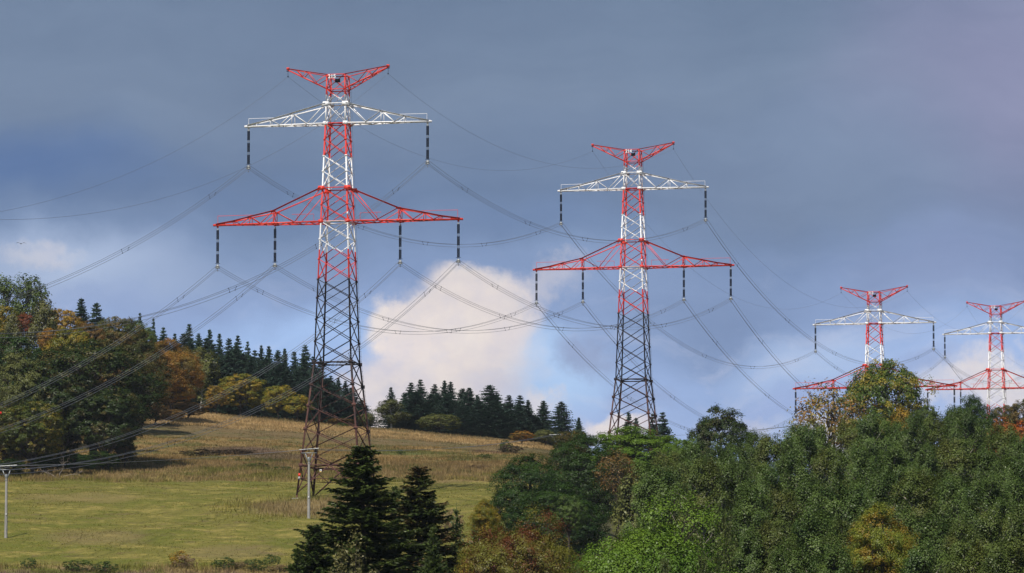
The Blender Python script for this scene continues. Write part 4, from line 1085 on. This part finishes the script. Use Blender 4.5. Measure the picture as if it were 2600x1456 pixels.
# shrubs in the meadow
SHR = [
 (1295, 1132, 70, 835, 'darkscrub', 'brown leafless-looking shrub on the meadow left of the dark maples'),
 (1283, 1120, 34, 840, 'bush', 'small dark bush above the brown shrub on the slope'),
 (510, 1143, 120, 800, 'darkscrub', 'broad dark brown scrub patch in the tall dry grass'),
 (595, 1150, 110, 802, 'darkscrub', 'dark scrub patch on the pylon side of the broad one'),
 (650, 1185, 60, 775, 'bush', 'low dark green bush left of the pylon 215 foot'),
 (720, 1197, 44, 770, 'bush', 'round dark bush just left of the pylon 215 leg'),
 (1018, 1152, 24, 815, 'bush', 'tiny green bush on the slope right of pylon 215'),
 (1230, 1165, 40, 805, 'bush', 'low green bush in the dry grass near the dark maples'),
 (1210, 1205, 60, 772, 'scrub', 'reddish scrub in the dry grass left of the low dark maple'),
 (870, 1075, 36, 930, 'bush', 'dark green bush under the pylon 215 legs on the slope'),
 (74, 1420, 44, 606, 'bush', 'round dark bush at the bottom near the left corner'),
 (196, 1424, 76, 604, 'bush', 'green bush second from the bottom left corner'),
 (268, 1428, 66, 603, 'bush', 'bright green bush third from the bottom left corner'),
 (569, 1418, 56, 605, 'bush', 'green bush at the bottom right of the yellow weed'),
 (650, 1422, 56, 604, 'bush', 'fresh green bush next to the lowest near spruce'),
 (690, 1410, 44, 608, 'bush', 'small dark bush at the bottom left of the near spruces'),
 (610, 1430, 70, 606, 'scrub', 'brown scrub between the bottom bushes'),
 (710, 1440, 70, 604, 'scrub', 'brown scrub against the lowest near spruce'),
 (456, 1402, 54, 607, 'gold', 'yellow flowering weed standing up from the bottom scrub'),
 (1150, 1300, 60, 640, 'scrub', 'grey-brown shrub on the meadow behind the larch'),
 (470, 1412, 60, 606, 'scrub', 'low brown scrub at the foot of the yellow weed'),
]
for i, (px, top, w, Y, mt, lab) in enumerate(SHR):
    plant('bush%d' % (i % 3), px, top, w, Y, mt, 'shrub', lab, 'shrub', 'shrubs scattered on the meadow')
# young undergrowth along the foot of the left wood
UND = [(20, 1165, 90, 752, 'dark'), (110, 1160, 90, 756, 'dark'), (190, 1150, 100, 758, 'dark'), (260, 1145, 90, 762, 'dark'), (318, 1120, 60, 772, 'brownolive'), (345, 1040, 70, 870, 'rust'), (395, 1030, 80, 880, 'rust'), (440, 1040, 60, 885, 'rust'), (150, 1040, 120, 772, 'dark'), (300, 1060, 90, 776, 'dark')]
UL = ['in the left corner', 'second from the left corner', 'third from the left corner', 'below the huge maple', 'at the right edge of the huge maple', 'in brown leaf left of the orange tree', 'in rusty leaf under the orange tree', 'in rusty leaf right under the orange tree', 'behind the low yellow-green tree', 'against the trunk of the huge maple']
for i, (px, top, w, Y, mt) in enumerate(UND):
    plant('broad%d' % (i % 4), px, top, w, Y, mt, 'shrub', 'undergrowth shrub of the wood edge, ' + UL[i], 'shrub', 'undergrowth of the left wood')

# fallen branch at the wood edge
rng = np.random.default_rng(5); b = MB()
p0 = at(150, 1212, 747); p0[2] = float(ground(p0[0], p0[1]))
def twigs(a, d, L, r, lev):
    e = a + d * L; b.tube(curved(a, e, rng, -.06, 5, .07), np.linspace(r, r * .5, 5), 5)
    if lev:
        for _ in range(3):
            st = a + (e - a) * rng.uniform(.4, 1); twigs(st, nrm(d + rng.normal(size=3) * .6), L * .55, r * .5, lev - 1)
twigs(np.zeros(3), nrm(np.array([.35, -.1, .9])), 2.3, .05, 2); twigs(np.zeros(3), nrm(np.array([-.6, -.1, .25])), 2.0, .05, 2); twigs(np.array([.5, 0, .3]), nrm(np.array([.9, -.1, .1])), 1.8, .04, 2)
o = obj('fallen_branch', b.mesh('fallen_branch', [M_DEAD]), label='pale dead branch leaning in the grass at the dark wood edge', category='branch'); o.location = tuple(p0)

# bird
bm_ = MB(); 
body = [(-.16, 0, 0), (-.08, 0, .02), (.04, 0, .02), (.12, 0, .03), (.17, 0, .025)]
bm_.tube(body, [.01, .04, .05, .035, .008], 8)
for s in (-1, 1):
    bm_.add([(.07, s * .03, .03), (.05, s * .24, .13), (-.03, s * .46, .06), (-.06, s * .22, .09), (-.06, s * .03, .03), (.07, s * .03, .045), (.05, s * .24, .14), (-.03, s * .46, .065), (-.06, s * .22, .10), (-.06, s * .03, .045)],
            [(0, 1, 3, 4), (1, 2, 2, 3), (5, 6, 8, 9), (6, 7, 7, 8), (0, 1, 6, 5), (3, 4, 9, 8)])
bm_.f = [q if len(set(q)) == 4 else q for q in bm_.f]
o = obj('bird', bm_.mesh('bird', [simple('dark_feathers', (.03, .028, .03))]), label='small dark bird gliding in the sky near the left edge', category='bird')
o.location = tuple(at(53.5, 620, 480)); o.rotation_euler = (0, 0, R(100))

# ------------------------------------------------------------------ grass
def grass(name, n, X0, X1, Y0, Y1, h0, h1, w, cols, seed, dens=None):
    rng = np.random.default_rng(seed)
    X = rng.uniform(X0, X1, n); Y = rng.uniform(Y0, Y1, n)
    def vn(x, y, k):
        x, y = x * k, y * k; tb = np.random.default_rng(77).random((256, 256)); i, j = np.floor(x).astype(int), np.floor(y).astype(int)
        u, v = sst(0, 1, x - i), sst(0, 1, y - j); T = lambda a, b_: tb[a % 256, b_ % 256]
        return (T(i, j) * (1 - u) + T(i + 1, j) * u) * (1 - v) + (T(i, j + 1) * (1 - u) + T(i + 1, j + 1) * u) * v
    patch = 2.2 * (.6 * vn(X, Y, .13) + .4 * vn(X, Y, .5)) - 1.1
    keep = rng.random(n) < np.clip(.6 + .35 * patch, .12, 1) * (dens(X, Y) if dens else 1); X, Y, patch = X[keep], Y[keep], patch[keep]; n = len(X)
    Z = ground(X, Y); hgt = rng.uniform(h0, h1, n) * np.clip(1 + .3 * patch, .5, 1.4)
    a = rng.uniform(0, math.pi, n); dxy = np.stack([np.cos(a), np.sin(a), 0 * a], -1) * w * rng.uniform(.6, 1.4, n)[:, None]
    B = np.stack([X, Y, Z - .04], -1); lean = np.stack([rng.normal(size=n) * .25, rng.normal(size=n) * .25, np.ones(n)], -1) * hgt[:, None]
    V = np.stack([B - dxy, B + dxy, B + lean], 1).reshape(-1, 3)
    tint = np.repeat(rng.random(n), 3); cl = np.repeat(np.clip(.5 + .4 * patch + rng.normal(size=n) * .15, 0, 1), 3)
    return obj(name, np_mesh(name, V, np.arange(n * 3).reshape(n, 3), [cols], attrs={'tint': tint, 'clump': cl}), kind='stuff')
LDRY = LOLV = LGRN = blade_mat('grass_blades', 1.15)
xw = lambda X, Y: 1 - sst(4, 12, X)
grass('dry_grass', 90000, -72, 14, 742, 792, .2, .6, .06, LDRY, 1, xw)
grass('olive_grass', 60000, -66, 14, 785, 848, .12, .38, .06, LOLV, 2, xw)
grass('dry_grass', 70000, -66, 14, 880, 948, .15, .45, .07, LDRY, 3, xw)
grass('olive_grass', 20000, -66, 12, 845, 885, .06, .16, .08, LOLV, 4, xw)
grass('meadow_grass', 110000, -64, 10, 604, 744, .05, .16, .07, LGRN, 5)
grass('dry_grass', 9000, -62, 0, 599, 608, .2, .7, .06, LDRY, 6)
grass('dry_grass', 16000, -36, -12, 662, 704, .25, .8, .06, LDRY, 7, lambda X, Y: np.exp(-((X + 24) / 8) ** 2 - ((Y - 682) / 14) ** 2))

# ------------------------------------------------------------------ air
hm = bpy.data.materials.new('air'); hm.use_nodes = True
pv = hm.node_tree.nodes.new('ShaderNodeVolumePrincipled'); hm.node_tree.nodes.remove(hm.node_tree.nodes['Principled BSDF'])
pv.inputs['Color'].default_value = (.80, .88, 1.0, 1); pv.inputs['Density'].default_value = HAZE
hm.node_tree.links.new(pv.outputs[0], hm.node_tree.nodes['Material Output'].inputs['Volume'])
b = MB(); b.prism((0, 3600, -340), (0, 3600, 200), np.array([4400., 0, 0]), np.array([0, 4300., 0]))
obj('haze', b.mesh('haze', [hm]), kind='stuff')
